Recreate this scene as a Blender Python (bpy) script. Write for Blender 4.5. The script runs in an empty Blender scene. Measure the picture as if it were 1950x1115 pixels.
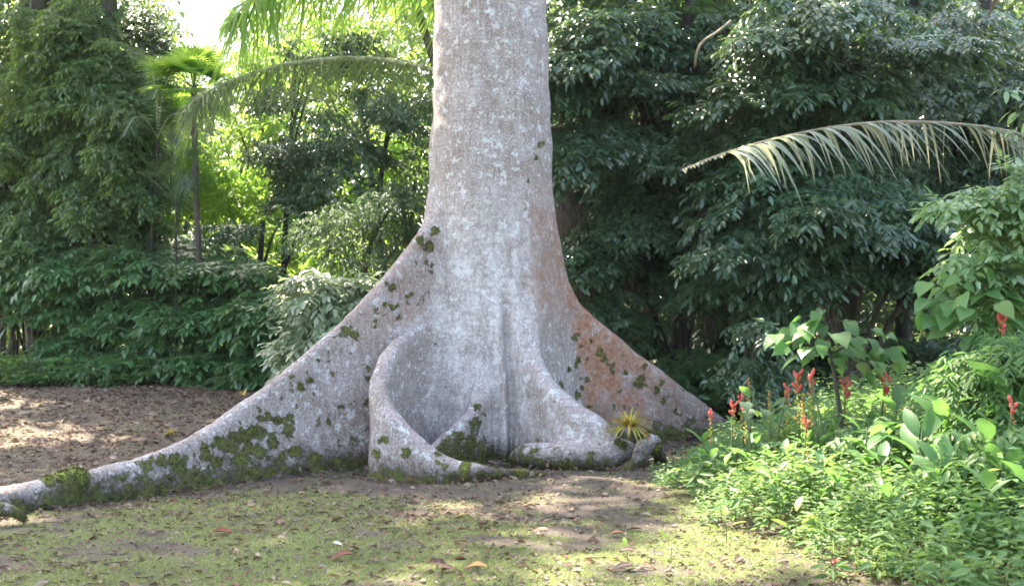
import bpy, math
import numpy as np
from mathutils import Vector

# ------------------------------------------------------------------ camera, world, sun, exposure
S = bpy.context.scene
C = S.collection
FPX, HOR, CH = 2200.0, 600.0, 1.6            # focal length in pixels of the 1950 px frame, horizon row, eye height
PITCH = math.atan((HOR - 557.5) / FPX)
cam_d = bpy.data.cameras.new('camera'); cam = bpy.data.objects.new('camera', cam_d); C.objects.link(cam)
cam.location = (0, 0, CH); cam.rotation_euler = (math.pi / 2 + PITCH, 0, 0)
cam_d.sensor_width = 36; cam_d.lens = 36 * FPX / 1950; cam_d.clip_end = 500; cam_d.clip_start = 0.05
cam_d.dof.use_dof = True; cam_d.dof.focus_distance = 12.3; cam_d.dof.aperture_fstop = 6.3
S.camera = cam

SUN_EL = 56.0
SUN_XY = (-0.62, 0.78)                        # towards the sun, seen from above: back left
az = math.atan2(SUN_XY[0], SUN_XY[1])
W = bpy.data.worlds.new("World"); S.world = W; W.use_nodes = True
wn = W.node_tree; wn.nodes.clear()
sky = wn.nodes.new('ShaderNodeTexSky'); sky.sky_type = 'NISHITA'; sky.sun_disc = False
sky.sun_elevation = math.radians(SUN_EL); sky.sun_rotation = az
sky.air_density = 1.0; sky.dust_density = 3.0; sky.ozone_density = 1.0
bg = wn.nodes.new('ShaderNodeBackground'); bg.inputs['Strength'].default_value = 0.15
wo = wn.nodes.new('ShaderNodeOutputWorld')
wn.links.new(sky.outputs[0], bg.inputs[0]); wn.links.new(bg.outputs[0], wo.inputs[0])
sl = bpy.data.lights.new('sun', 'SUN'); sl.energy = 4.2; sl.angle = math.radians(0.6); sl.color = (1, .95, .85)
so = bpy.data.objects.new('sun', sl); C.objects.link(so)
el = math.radians(SUN_EL)
SUN_DIR = Vector((math.sin(az) * math.cos(el), math.cos(az) * math.cos(el), math.sin(el)))
so.rotation_euler = SUN_DIR.to_track_quat('Z', 'Y').to_euler()
S.view_settings.view_transform = 'Standard'; S.view_settings.look = 'None'
S.view_settings.exposure = 2.7
S.view_settings.use_white_balance = True; S.view_settings.white_balance_temperature = 7300; S.view_settings.gamma = 1.0
cy = S.cycles
cy.use_denoising = True
cy.max_bounces = 8; cy.diffuse_bounces = 4; cy.glossy_bounces = 2; cy.transmission_bounces = 4; cy.transparent_max_bounces = 8
cy.sample_clamp_indirect = 6.0
cy.caustics_reflective = False; cy.caustics_refractive = False
cy.filter_width = 1.7

# ------------------------------------------------------------------ helpers
CP, SP = math.cos(PITCH), math.sin(PITCH)
def ray(px, py):
    u, v = (px - 975.0) / FPX, -(py - 557.5) / FPX
    return np.array([u, CP - v * SP, SP + v * CP])
def P(px, py, Y):
    d = ray(px, py); t = Y / d[1]
    return np.array([d[0] * t, Y, CH + d[2] * t])
def sstep(a, b, x):
    t = np.clip((x - a) / (b - a), 0, 1); return t * t * (3 - 2 * t)
def g(x, y):
    x = np.asarray(x, float); y = np.asarray(y, float)
    w = 1 - sstep(12, 19, y)
    z = .030 * np.clip(x, -8, 8) * w
    z = z + .022 * np.sin(x * .9 + .4) * np.sin(y * .7 + 1.1) + .012 * np.sin(x * 2.3 + y * 1.1) + .006 * np.sin(x * 5.1 - y * 3.7)
    z = z + .37 * sstep(12.8, 20.5, y) + .2 * sstep(24, 45, y)
    return z
def G(px, py):
    d = ray(px, py); t = 10.0
    for _ in range(30):
        t = .5 * t + .5 * (CH - float(g(d[0] * t, d[1] * t))) / max(-d[2], 1e-3)
    return np.array([d[0] * t, d[1] * t, float(g(d[0] * t, d[1] * t))])
def nz(x, y, z=0, s=1.0, k=0.0):
    x = np.asarray(x) * s + k; y = np.asarray(y) * s - k * 1.7; z = np.asarray(z) * s + k * .6
    return (np.sin(x * 1.7 + 1.3 * np.sin(y * 1.1 + z)) + np.sin(y * 2.1 + 1.7 * np.sin(z * 1.3 + x * .8)) +
            np.sin(z * 1.9 + 1.1 * np.sin(x * 1.6 + y * .7)) + .6 * np.sin(x * 3.7 + y * 2.9 + z * 3.3)) / 3.2
def nrm(v):
    v = np.asarray(v, float); return v / np.maximum(np.linalg.norm(v, axis=-1, keepdims=True), 1e-9)

def mesh(name, V, F, mat=None, parent=None, smooth=True, loc=None, attrs=None, normals=None):
    """V (n,3); F an array or list of arrays, each (m,3) or (m,4): links ONE mesh object. V in world unless parent given (then made local)."""
    V = np.asarray(V, np.float32)
    off = np.zeros(3)
    if parent is not None: off = np.array(parent_world(parent))
    elif loc is not None: off = np.asarray(loc, float)
    V = (V - off).astype(np.float32)
    if not isinstance(F, (list, tuple)): F = [F]
    F = [np.asarray(f, np.int32) for f in F if len(f)]
    me = bpy.data.meshes.new(name)
    me.vertices.add(len(V)); me.vertices.foreach_set('co', V.ravel())
    tot = np.concatenate([np.full(len(f), f.shape[1], np.int32) for f in F])
    li = np.concatenate([f.ravel() for f in F])
    me.loops.add(len(li)); me.loops.foreach_set('vertex_index', li)
    st = np.concatenate([[0], np.cumsum(tot)[:-1]]).astype(np.int32)
    me.polygons.add(len(tot)); me.polygons.foreach_set('loop_start', st); me.polygons.foreach_set('loop_total', tot)
    me.polygons.foreach_set('use_smooth', np.full(len(tot), bool(smooth)))
    me.update(calc_edges=True)
    if attrs:
        for k, a in attrs.items():
            at = me.attributes.new(k, 'FLOAT', 'POINT'); at.data.foreach_set('value', np.asarray(a, np.float32))
    if normals is not None: me.normals_split_custom_set_from_vertices([tuple(n) for n in normals])
    if mat is not None:
        for m in (mat if isinstance(mat, (list, tuple)) else [mat]): me.materials.append(m)
    o = bpy.data.objects.new(name, me); C.objects.link(o)
    if parent is not None: o.parent = parent
    elif loc is not None: o.location = off
    return o
def parent_world(o):
    p = np.zeros(3)
    while o is not None: p = p + np.array(o.location); o = o.parent
    return p
def thing(name, label, cat, loc, group=None):
    o = bpy.data.objects.new(name, None); C.objects.link(o); o.location = [float(v) for v in loc]
    o.empty_display_size = .2
    o['label'] = label; o['category'] = cat
    if group: o['group'] = group
    return o
def tag(o, label, cat, group=None):
    o['label'] = label; o['category'] = cat
    if group: o['group'] = group
    return o
def kind(o, k, label=None):
    o['kind'] = k
    if label: o['label'] = label
    return o
class B:
    """collects vertices and faces (all quads) of one mesh"""
    def __init__(s): s.V = []; s.F = []; s.n = 0
    def add(s, V, F):
        V = np.asarray(V).reshape(-1, 3)
        if len(V) == 0: return
        s.V.append(V); s.F.append(np.asarray(F) + s.n); s.n += len(V)
    def get(s): return np.concatenate(s.V), np.concatenate(s.F)
    def mesh(s, name, mat, parent=None, **k):
        V, F = s.get(); return mesh(name, V, F, mat, parent, **k)
def curve(pts, n):
    """Catmull-Rom through pts"""
    p = np.asarray(pts, float); p = np.vstack([2 * p[0] - p[1], p, 2 * p[-1] - p[-2]])
    m = len(p) - 3; t = np.linspace(0, m - 1e-6, n); i = t.astype(int); f = (t - i)[:, None]
    a, b, c, d = p[i], p[i + 1], p[i + 2], p[i + 3]
    return .5 * (2 * b + (c - a) * f + (2 * a - 5 * b + 4 * c - d) * f ** 2 + (3 * b - a - 3 * c + d) * f ** 3)
def tube(pts, r, n=8, wob=0.0, rng=None):
    p = np.asarray(pts, float); m = len(p); r = np.broadcast_to(np.asarray(r, float), (m,))
    T = nrm(np.gradient(p, axis=0)); ref = np.array([0, 0, 1.0]) if abs(T[0, 2]) < .8 else np.array([1.0, 0, 0])
    U = np.zeros_like(p); u = nrm(np.cross(T[0], ref))
    for i in range(m):
        u = nrm(u - T[i] * np.dot(u, T[i])); U[i] = u
    W_ = np.cross(T, U); a = np.linspace(0, 2 * math.pi, n, endpoint=False)
    rr = r[:, None] * (1 + (wob * np.sin(a * 3 + np.arange(m)[:, None] * .7) if wob else 0)) * np.ones((m, n))
    V = p[:, None] + rr[..., None] * (np.cos(a)[None, :, None] * U[:, None] + np.sin(a)[None, :, None] * W_[:, None])
    i, j = np.meshgrid(np.arange(m - 1), np.arange(n), indexing='ij'); j2 = (j + 1) % n
    F = np.stack([i * n + j, i * n + j2, (i + 1) * n + j2, (i + 1) * n + j], -1).reshape(-1, 4)
    cap = np.array([[(m - 1) * n + k, (m - 1) * n + k + 1, (m - 1) * n + n - 2 - k, (m - 1) * n + n - 1 - k] for k in range(n // 2 - 1)]).reshape(-1, 4)
    return V.reshape(-1, 3), np.vstack([F, cap])
# leaf templates: x across, y along, z up
def tmpl(rows, fold=.25, droop=.25):
    """rows: (y, halfwidth); first and last rows may be points"""
    V, F = [], []
    for y, w in rows:
        z = -droop * y * y
        V += [(-w, y, z + fold * w), (0, y, z), (w, y, z + fold * w)]
    for i in range(len(rows) - 1):
        a = i * 3
        F += [(a, a + 1, a + 4, a + 3), (a + 1, a + 2, a + 5, a + 4)]
    return np.array(V, float), np.array(F)
def rhomb(w=.2, fold=.3, droop=.25, m=.42):
    V = np.array([(0, 0, 0), (-w, m, fold * w - droop * m * m), (0, 1, -droop), (w, m, fold * w - droop * m * m), (-w * .62, .76, fold * w * .6 - droop * .58), (w * .62, .76, fold * w * .6 - droop * .58)], float)
    return V, np.array([(0, 3, 5, 2), (0, 2, 4, 1)])
def inst(T, pos, yd, up, s):
    TV, TF = T; n = len(pos)
    y = nrm(yd); x = nrm(np.cross(y, up)); z = np.cross(x, y)
    s = np.broadcast_to(np.asarray(s, float), (n,))[:, None, None]
    V = pos[:, None] + s * (TV[None, :, 0:1] * x[:, None] + TV[None, :, 1:2] * y[:, None] + TV[None, :, 2:3] * z[:, None])
    F = TF[None] + (np.arange(n) * len(TV))[:, None, None]
    return V.reshape(-1, 3), F.reshape(-1, 4)
def sprays(rng, pos, d, twig, per, ll, T, droop=.35, sag=.25, flat=.8, var=.3):
    """leafy twigs: at each pos a twig along d with `per` leaves set alternately"""
    n = len(pos); d = nrm(d); out = B()
    side = nrm(np.cross(d, np.array([0, 0, 1.0])) + 1e-6)
    tl = twig * rng.uniform(.7, 1.25, n)
    for k in range(per):
        t = (k + .6) / per
        p = pos + d * (tl * t)[:, None]; p[:, 2] -= sag * tl * t * t
        s = 1 if k % 2 else -1
        last = k == per - 1
        yd = d * (1.1 if last else .55 + .3 * t) + side * (0 if last else s * .9)
        yd = yd + rng.normal(0, var * .6, (n, 3)); yd = nrm(yd); yd[:, 2] -= droop * rng.uniform(.3, 1.7, n)
        up = np.array([0, 0, 1.0]) + rng.normal(0, 1 - flat + .12, (n, 3)) + d * .25
        V, F = inst(T, p, yd, up, ll * rng.uniform(.65, 1.2, n))
        out.add(V, F)
    return out.get()
def ribbons(base, d, side, L, w, droop, segs=4, taper=1.0):
    """narrow drooping strips; all (n,3) / (n,)"""
    n = len(base); t = np.linspace(0, 1, segs + 1); d = nrm(d)
    side = nrm(side)
    L = np.broadcast_to(np.asarray(L, float), (n,)); w = np.broadcast_to(np.asarray(w, float), (n,)); dr = np.broadcast_to(np.asarray(droop, float), (n,))
    c = base[:, None] + d[:, None] * (L[:, None] * t)[..., None]
    c[..., 2] -= dr[:, None] * L[:, None] * t ** 2
    ww = w[:, None] * (np.minimum(1, .35 + 3 * t) * np.clip(1.02 - t ** (1.5 * taper), .04, 1))
    V = np.stack([c - side[:, None] * ww[..., None], c + side[:, None] * ww[..., None]], 2)
    k = np.arange(segs) * 2; f = np.stack([k, k + 1, k + 3, k + 2], -1)
    F = f[None] + (np.arange(n) * (segs + 1) * 2)[:, None, None]
    return V.reshape(-1, 3), F.reshape(-1, 4)

# ------------------------------------------------------------------ materials
def newmat(name):
    m = bpy.data.materials.new(name); m.use_nodes = True; nt = m.node_tree; nt.nodes.clear()
    out = nt.nodes.new('ShaderNodeOutputMaterial'); return m, nt, out
def N(nt, t, **k):
    n = nt.nodes.new(t)
    for a, b in k.items():
        if a.startswith('i_'): n.inputs[a[2:].replace('_', ' ')].default_value = b
        else: setattr(n, a, b)
    return n
def ramp(nt, stops, src=None, interp='LINEAR'):
    r = nt.nodes.new('ShaderNodeValToRGB'); r.color_ramp.interpolation = interp
    e = r.color_ramp.elements
    while len(e) < len(stops): e.new(.5)
    for x, (p, c) in zip(e, stops):
        x.position = p; x.color = (*c, 1) if len(c) == 3 else c
    if src is not None: nt.links.new(src, r.inputs[0])
    return r
def mixc(nt, fac, a, b, mode='MIX'):
    m = nt.nodes.new('ShaderNodeMix'); m.data_type = 'RGBA'; m.blend_type = mode
    for s, v in ((m.inputs[0], fac), (m.inputs[6], a), (m.inputs[7], b)):
        if hasattr(v, 'is_linked') or hasattr(v, 'links'): nt.links.new(v, s)
        else: s.default_value = v if not isinstance(v, tuple) else (*v, 1)[:4]
    return m.outputs[2]
def math_(nt, op, a, b=0.0, clamp=False):
    m = nt.nodes.new('ShaderNodeMath'); m.operation = op; m.use_clamp = clamp
    for s, v in ((m.inputs[0], a), (m.inputs[1], b)):
        if isinstance(v, (int, float)): s.default_value = v
        else: nt.links.new(v, s)
    return m.outputs[0]
def noise(nt, vec, scale, detail=4, rough=.55, dist=0.0):
    n = nt.nodes.new('ShaderNodeTexNoise'); n.inputs['Scale'].default_value = scale; n.inputs['Detail'].default_value = detail
    n.inputs['Roughness'].default_value = rough; n.inputs['Distortion'].default_value = dist
    nt.links.new(vec, n.inputs['Vector']); return n.outputs['Fac']
def leafmat(name, cols, trans=.35, tcol=None, rough=.42, spec=.5):
    """cols: dark to light leaf greens picked per leaf; tcol: what the light turns to going through"""
    m, nt, out = newmat(name)
    geo = N(nt, 'ShaderNodeNewGeometry')
    st = [(i / max(1, len(cols) - 1), c) for i, c in enumerate(cols)]
    r = ramp(nt, st, geo.outputs['Random Per Island'])
    tc = N(nt, 'ShaderNodeTexCoord')
    nn = noise(nt, tc.outputs['Object'], 1.1, 3)
    hs = N(nt, 'ShaderNodeHueSaturation'); nt.links.new(r.outputs[0], hs.inputs['Color'])
    nt.links.new(math_(nt, 'ADD', math_(nt, 'MULTIPLY', nn, 1.5), .25), hs.inputs['Value'])
    nt.links.new(math_(nt, 'ADD', math_(nt, 'MULTIPLY', noise(nt, tc.outputs['Object'], .7, 2), .07), .462), hs.inputs['Hue'])
    p = N(nt, 'ShaderNodeBsdfPrincipled'); nt.links.new(hs.outputs[0], p.inputs['Base Color'])
    p.inputs['Roughness'].default_value = rough; p.inputs['Specular IOR Level'].default_value = spec
    t = N(nt, 'ShaderNodeBsdfTranslucent')
    if tcol is None: tcol = tuple(min(1, c * k) for c, k in zip(cols[-1], (3.2, 2.6, .8)))
    tm = mixc(nt, .35, tcol, hs.outputs[0]); nt.links.new(tm, t.inputs['Color'])
    mx = N(nt, 'ShaderNodeMixShader'); mx.inputs[0].default_value = trans
    nt.links.new(p.outputs[0], mx.inputs[1]); nt.links.new(t.outputs[0], mx.inputs[2]); nt.links.new(mx.outputs[0], out.inputs[0])
    return m
def barkmat(name, c1, c2, scale=14, moss=0.0):
    m, nt, out = newmat(name); tc = N(nt, 'ShaderNodeTexCoord')
    mp = N(nt, 'ShaderNodeMapping'); mp.inputs['Scale'].default_value = (1, 1, .25); nt.links.new(tc.outputs['Object'], mp.inputs[0])
    a = noise(nt, mp.outputs[0], scale, 6, .65)
    r = ramp(nt, [(.35, c1), (.65, c2)], a)
    col = r.outputs[0]
    if moss:
        b = noise(nt, tc.outputs['Object'], 2.5, 5, .6)
        rr = ramp(nt, [(.55 - moss * .2, (0, 0, 0)), (.62, (1, 1, 1))], b)
        col = mixc(nt, rr.outputs[0], col, (.05, .07, .02))
    p = N(nt, 'ShaderNodeBsdfPrincipled'); nt.links.new(col, p.inputs['Base Color']); p.inputs['Roughness'].default_value = .85
    bu = N(nt, 'ShaderNodeBump'); bu.inputs['Distance'].default_value = .03; bu.inputs['Strength'].default_value = .8
    nt.links.new(a, bu.inputs['Height']); nt.links.new(bu.outputs[0], p.inputs['Normal']); nt.links.new(p.outputs[0], out.inputs[0])
    return m
# ------------------------------------------------------------------ ground
def ground_masks(x, y):
    """grass, dry litter amounts 0..1 by place"""
    n1 = nz(x, y, 0, .9, 3.1); n2 = nz(x, y, 0, 2.3, 1.2); n3 = nz(x, y, 0, 5.5, .4)
    band = y + x * .35
    n4 = nz(x * .6, y * 1.5, 0, 3.1, 2.2)
    gr = sstep(-.55, .65, .50 * n1 + .55 * n2 + .35 * n3 + .3 * n4 + .95 * (1 - sstep(9.2, 11.2, band)) - .74)
    gr = gr * (1 - .55 * sstep(.8, 2.6, x - (y - 7.5) * .45)) * (1 - sstep(12.2, 14, y))
    gr = np.maximum(gr, .45 * sstep(.0, .6, n2 + n3 * .5) * (1 - sstep(12, 30, y)))
    lit = sstep(-.3, .7, n2 * .5 + n3 * .3 + 1.5 * np.exp(-((band - 9.3) / .8) ** 2) * (1 - sstep(-1.2, 1.0, x)) + sstep(12, 14.5, y) * .8 - .35)
    return gr, lit
def build_ground():
    xs = np.concatenate([-np.geomspace(60, 7, 26)[:-1], np.linspace(-7, 7, 281), np.geomspace(7, 60, 26)[1:]])
    ys = np.concatenate([np.linspace(-14, 5, 14)[:-1], np.linspace(5, 17, 241), np.linspace(17, 32, 60)[1:], np.geomspace(32, 75, 20)[1:]])
    X, Y = np.meshgrid(xs, ys); Z = g(X, Y)
    gr, lit = ground_masks(X, Y)
    V = np.stack([X, Y, Z], -1).reshape(-1, 3); nx = len(xs)
    i, j = np.meshgrid(np.arange(len(ys) - 1), np.arange(nx - 1), indexing='ij')
    F = np.stack([i * nx + j, i * nx + j + 1, (i + 1) * nx + j + 1, (i + 1) * nx + j], -1).reshape(-1, 4)
    m, nt, out = newmat('soil and moss')
    tc = N(nt, 'ShaderNodeTexCoord'); v = tc.outputs['Object']
    at = N(nt, 'ShaderNodeAttribute', attribute_name='grass'); al = N(nt, 'ShaderNodeAttribute', attribute_name='litter')
    nf = noise(nt, v, 55, 5, .7); nm = noise(nt, v, 14, 5, .65); nl = noise(nt, v, 3.2, 4)
    soil = ramp(nt, [(.3, (.07, .056, .045)), (.5, (.13, .107, .086)), (.72, (.23, .19, .155))], nf).outputs[0]
    litc = ramp(nt, [(.28, (.045, .032, .026)), (.46, (.14, .10, .08)), (.58, (.30, .23, .19)), (.70, (.15, .065, .04))], noise(nt, v, 32, 4, .75)).outputs[0]
    grc = ramp(nt, [(.25, (.09, .11, .035)), (.5, (.17, .205, .07)), (.75, (.29, .32, .13))], nf).outputs[0]
    fl = math_(nt, 'MULTIPLY', al.outputs['Fac'], math_(nt, 'MULTIPLY', nm, 1.5), True)
    c1 = mixc(nt, fl, soil, litc)
    fg = math_(nt, 'ADD', at.outputs['Fac'], math_(nt, 'MULTIPLY', math_(nt, 'SUBTRACT', nm, .52), 3.2))
    fg = math_(nt, 'MULTIPLY', math_(nt, 'SUBTRACT', fg, .25), 1.6, True)
    c2 = mixc(nt, math_(nt, 'MULTIPLY', fg, .82), c1, grc)
    c3 = mixc(nt, .55, c2, ramp(nt, [(.3, (.6, .58, .56)), (.7, (1.3, 1.3, 1.3))], nl).outputs[0], 'MULTIPLY')
    p = N(nt, 'ShaderNodeBsdfPrincipled'); nt.links.new(c3, p.inputs['Base Color']); p.inputs['Roughness'].default_value = .9
    p.inputs['Specular IOR Level'].default_value = .25
    bu = N(nt, 'ShaderNodeBump'); bu.inputs['Distance'].default_value = .035; bu.inputs['Strength'].default_value = .9
    nt.links.new(math_(nt, 'ADD', nf, math_(nt, 'MULTIPLY', nm, 1.3)), bu.inputs['Height']); nt.links.new(bu.outputs[0], p.inputs['Normal'])
    nt.links.new(p.outputs[0], out.inputs[0])
    o = mesh('ground', V, F, m, attrs={'grass': gr.ravel(), 'litter': lit.ravel()})
    kind(o, 'structure', 'trodden forest floor with soil, dead leaves and short grass')
build_ground()

# ------------------------------------------------------------------ the great buttressed tree
def fz(px, py, Y): return P(px, py, Y)
def fin(rows):
    """rows: (px_ridge, py_ridge, Y, halfthickness)"""
    out = []
    for px, py, Y, th in rows:
        p = P(px, py, Y); out.append((p[0], p[1], p[2], th))
    return np.array(out)
TX, TY = P(940, 600, 13.6)[0], 13.6
FINS = {
 'A': fin([(838, 250, 13.5, .05), (828, 380, 13.3, .07), (800, 440, 13.05, .08), (760, 490, 12.85, .09), (700, 562, 12.65, .09), (640, 620, 12.5, .09), (580, 672, 12.3, .10),
           (520, 722, 12.1, .10), (460, 765, 11.9, .11), (400, 806, 11.65, .12), (340, 840, 11.4, .12), (270, 868, 11.1, .125), (180, 893, 10.75, .12), (100, 908, 10.4, .12), (0, 925, 10.0, .11), (-120, 945, 9.5, .10), (-200, 985, 9.2, .06)]),
 'B': fin([(1036, 300, 13.7, .05), (1052, 440, 13.72, .08), (1070, 515, 13.78, .11), (1086, 552, 13.8, .12), (1110, 586, 13.85, .12), (1152, 622, 13.95, .12), (1200, 660, 14.1, .11), (1250, 699, 14.2, .11), (1300, 739, 14.35, .11), (1345, 772, 14.5, .11), (1400, 810, 14.8, .10), (1460, 850, 15.2, .08)]),
 'C': fin([(985, 480, 13.1, .06), (1003, 560, 12.95, .07), (1015, 640, 12.75, .085), (1027, 688, 12.5, .10), (1050, 724, 12.3, .13), (1082, 754, 12.15, .165), (1122, 780, 12.06, .195), (1152, 799, 12.04, .185), (1172, 828, 12.08, .14)]),
 'D': fin([(850, 590, 13.1, .06), (800, 612, 12.9, .07), (762, 640, 12.55, .094), (736, 668, 12.2, .106), (722, 715, 11.92, .106), (733, 760, 11.68, .112), (765, 800, 11.55, .118), (805, 836, 11.45, .130), (850, 868, 11.4, .130), (900, 890, 11.4, .118), (960, 900, 11.45, .094), (1040, 905, 11.55, .05)]),
 'E': fin([(940, 640, 13.05, .05), (932, 705, 12.85, .06), (918, 740, 12.7, .07), (895, 778, 12.5, .08), (865, 808, 12.3, .08), (838, 832, 12.1, .08), (800, 860, 11.85, .07)]),
 'K': np.array([(TX + .1, 13.7, 3.0, .08), (TX - .2, 14.6, 1.6, .10), (TX - .5, 15.6, .7, .12), (TX - .9, 16.8, .1, .1)]),
 'L': np.array([(TX + .3, 13.8, 2.6, .08), (TX + 1.0, 14.8, 1.2, .10), (TX + 1.7, 15.7, .4, .12), (TX + 2.2, 16.4, -.05, .1)]),
}
ROOTS = {   # round roots: px, py (centre), Y, radius
 'roll': [(985, 872, 12.25, .10), (1010, 866, 12.02, .14), (1060, 868, 11.88, .155), (1120, 870, 11.82, .15), (1165, 872, 11.85, .12), (1200, 855, 12.0, .09)],
 'peg': [(1262, 890, 12.3, .06), (1254, 862, 12.1, .07), (1240, 843, 11.9, .08), (1228, 846, 11.78, .088), (1220, 866, 11.72, .085), (1208, 886, 11.66, .075), (1185, 903, 11.62, .06), (1150, 912, 11.6, .03)],
 'lip': [(860, 893, 11.35, .07), (920, 899, 11.3, .06), (980, 902, 11.35, .05), (1045, 906, 11.42, .025)],
 'stub': [(-60, 985, 9.3, .07), (-10, 972, 9.35, .07), (22, 972, 9.4, .055), (45, 985, 9.4, .04)],
}
SPOTS = {
 'A': [(672,637,16),(745,543,8),(735,575,7),(752,582,7),(762,604,6),(801,628,9),(815,470,12),(800,458,9),(826,440,10),(713,612,4),(822,655,6),(757,672,8),(770,690,6),(700,718,5),(606,690,5),(590,722,7),(570,735,9),(556,745,6),(560,715,5),(650,773,6),(628,803,5),(530,790,12),(510,795,10),(490,778,8),(555,800,10),(548,820,10),(470,820,22),(500,815,14),(440,840,20),(475,850,22),(420,840,14),(520,842,14),(560,860,12),(400,860,18),(450,870,18),(350,870,14),(290,880,16),(330,885,12),(600,870,12),(540,865,10),(640,875,8),(820,500,7),(780,560,5),(720,590,4)],
 'B': [(1145,670,8),(1152,682,7),(1165,698,8),(1100,690,8),(1070,730,6),(1105,745,9),(1085,700,5),(1215,728,11),(1224,720,8),(1130,655,6),(1190,710,7),(1250,745,8),(1262,765,6),(1115,720,6),(1095,640,6),(1110,660,5),(1180,745,5),(1290,790,6),(1030,270,6),(1022,300,5),(1002,395,4),(925,95,4),(1005,345,4),(1320,800,6)],
 'E': [(905,800,10),(912,775,8),(930,790,7),(880,835,14),(900,845,12)],
 'D': [(720,860,12),(730,835,8),(770,865,12),(835,868,9),(838,880,8)],
 'C': [(1056,765,3),(1190,840,12),(1130,870,9),(1075,882,10),(1020,860,6)]}
CUSH = [(888, 897, 11.30, .065), (872, 903, 11.30, .05), (905, 902, 11.3, .05), (145, 912, 10.5, .085), (118, 917, 10.42, .08), (95, 922, 10.35, .07), (1236, 836, 11.86, .06), (1246, 852, 11.84, .06), (1230, 838, 11.78, .05)]
def sd_trunk(x, y, z):
    s = np.clip(z, -1, 30)
    cx = TX - .02 - .011 * (s - 2.8); cyy = TY + 0 * s
    R = .715 - .022 * (s - 2.8) - .02 * np.clip(s - 5, 0, 30) * 0
    R = R + .20 * (1 - sstep(.2, 3.0, s)) ** 1.5
    a = np.arctan2(y - cyy, x - cx)
    R = R * (1 + (.012 * np.sin(a * 3 + z * .5) + .010 * np.sin(a * 7 + 1 + z * .3) * 1)) + .03 * (1 - sstep(1.5, 3.2, s)) * np.sin(a * 5 + .6)
    for a0, w, dep, zt_ in ((-1.35, .05, -.17, 2.4), (-1.56, .06, -.13, 1.7), (-1.12, .05, -.10, 2.0), (-1.24, .06, .09, 2.6), (-1.45, .06, .07, 2.2), (-1.75, .09, .05, 1.6)):
        R = R + dep * np.exp(-((a - a0 - .02 * np.sin(s * 3)) / w) ** 2) * (1 - sstep(.3, zt_, s)) ** .8
    return (np.hypot(x - cx, y - cyy) - R) * .9
def sd_fin(rows, x, y, z, fl=.09):
    best = None; zt = None; th = None
    for a, b in zip(rows[:-1], rows[1:]):
        ab = b[:2] - a[:2]; L2 = (ab ** 2).sum() + 1e-9
        t = np.clip(((x - a[0]) * ab[0] + (y - a[1]) * ab[1]) / L2, 0, 1)
        d2 = (x - a[0] - ab[0] * t) ** 2 + (y - a[1] - ab[1] * t) ** 2
        ztt = a[2] + (b[2] - a[2]) * t; tt = a[3] + (b[3] - a[3]) * t
        if best is None: best, zt, th = d2, ztt, tt
        else:
            m = d2 < best
            best = np.where(m, d2, best); zt = np.where(m, ztt, zt); th = np.where(m, tt, th)
    d = np.sqrt(best)
    gz = g(x, y)
    hgt = np.maximum(zt - gz, .05)
    th2 = th + fl * np.exp(-np.clip(z - gz, 0, 9) / .16) * np.clip(hgt / .5, .15, 1) - .02 * np.exp(-((zt - z) - .45) ** 2 / .08)
    th2 = th2 + .012 * np.sin(x * 9 + z * 7) * np.sin(y * 8 - z * 5)
    r = np.minimum(th, th2) * .95
    dx = d - (th2 - r); dz = (z - zt) * .82 + r
    return np.hypot(np.maximum(dx, 0), np.maximum(dz, 0)) + np.minimum(np.maximum(dx, dz), 0) - r
def sd_tube(rows, x, y, z):
    best = np.full(np.broadcast(x, y, z).shape, 9.0, np.float32)
    for a, b in zip(rows[:-1], rows[1:]):
        ab = b[:3] - a[:3]; L2 = (ab ** 2).sum() + 1e-9
        t = np.clip(((x - a[0]) * ab[0] + (y - a[1]) * ab[1] + (z - a[2]) * ab[2]) / L2, 0, 1)
        d = np.sqrt((x - a[0] - ab[0] * t) ** 2 + (y - a[1] - ab[1] * t) ** 2 + (z - a[2] - ab[2] * t) ** 2) - (a[3] + (b[3] - a[3]) * t)
        best = np.minimum(best, d)
    return best
def smin(a, b, k):
    h = np.clip(.5 + .5 * (b - a) / k, 0, 1); return b + (a - b) * h - k * h * (1 - h)
M_MOSS = leafmat('moss', [(.018, .021, .009), (.036, .040, .013), (.065, .068, .018), (.12, .125, .028), (.024, .027, .010)], .2, (.3, .35, .05), .8, .2)
M_MOSSB = leafmat('bright moss', [(.06, .07, .015), (.12, .14, .02), (.20, .23, .03), (.30, .34, .05), (.09, .10, .02)], .25, (.4, .5, .05), .8, .2)
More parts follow.
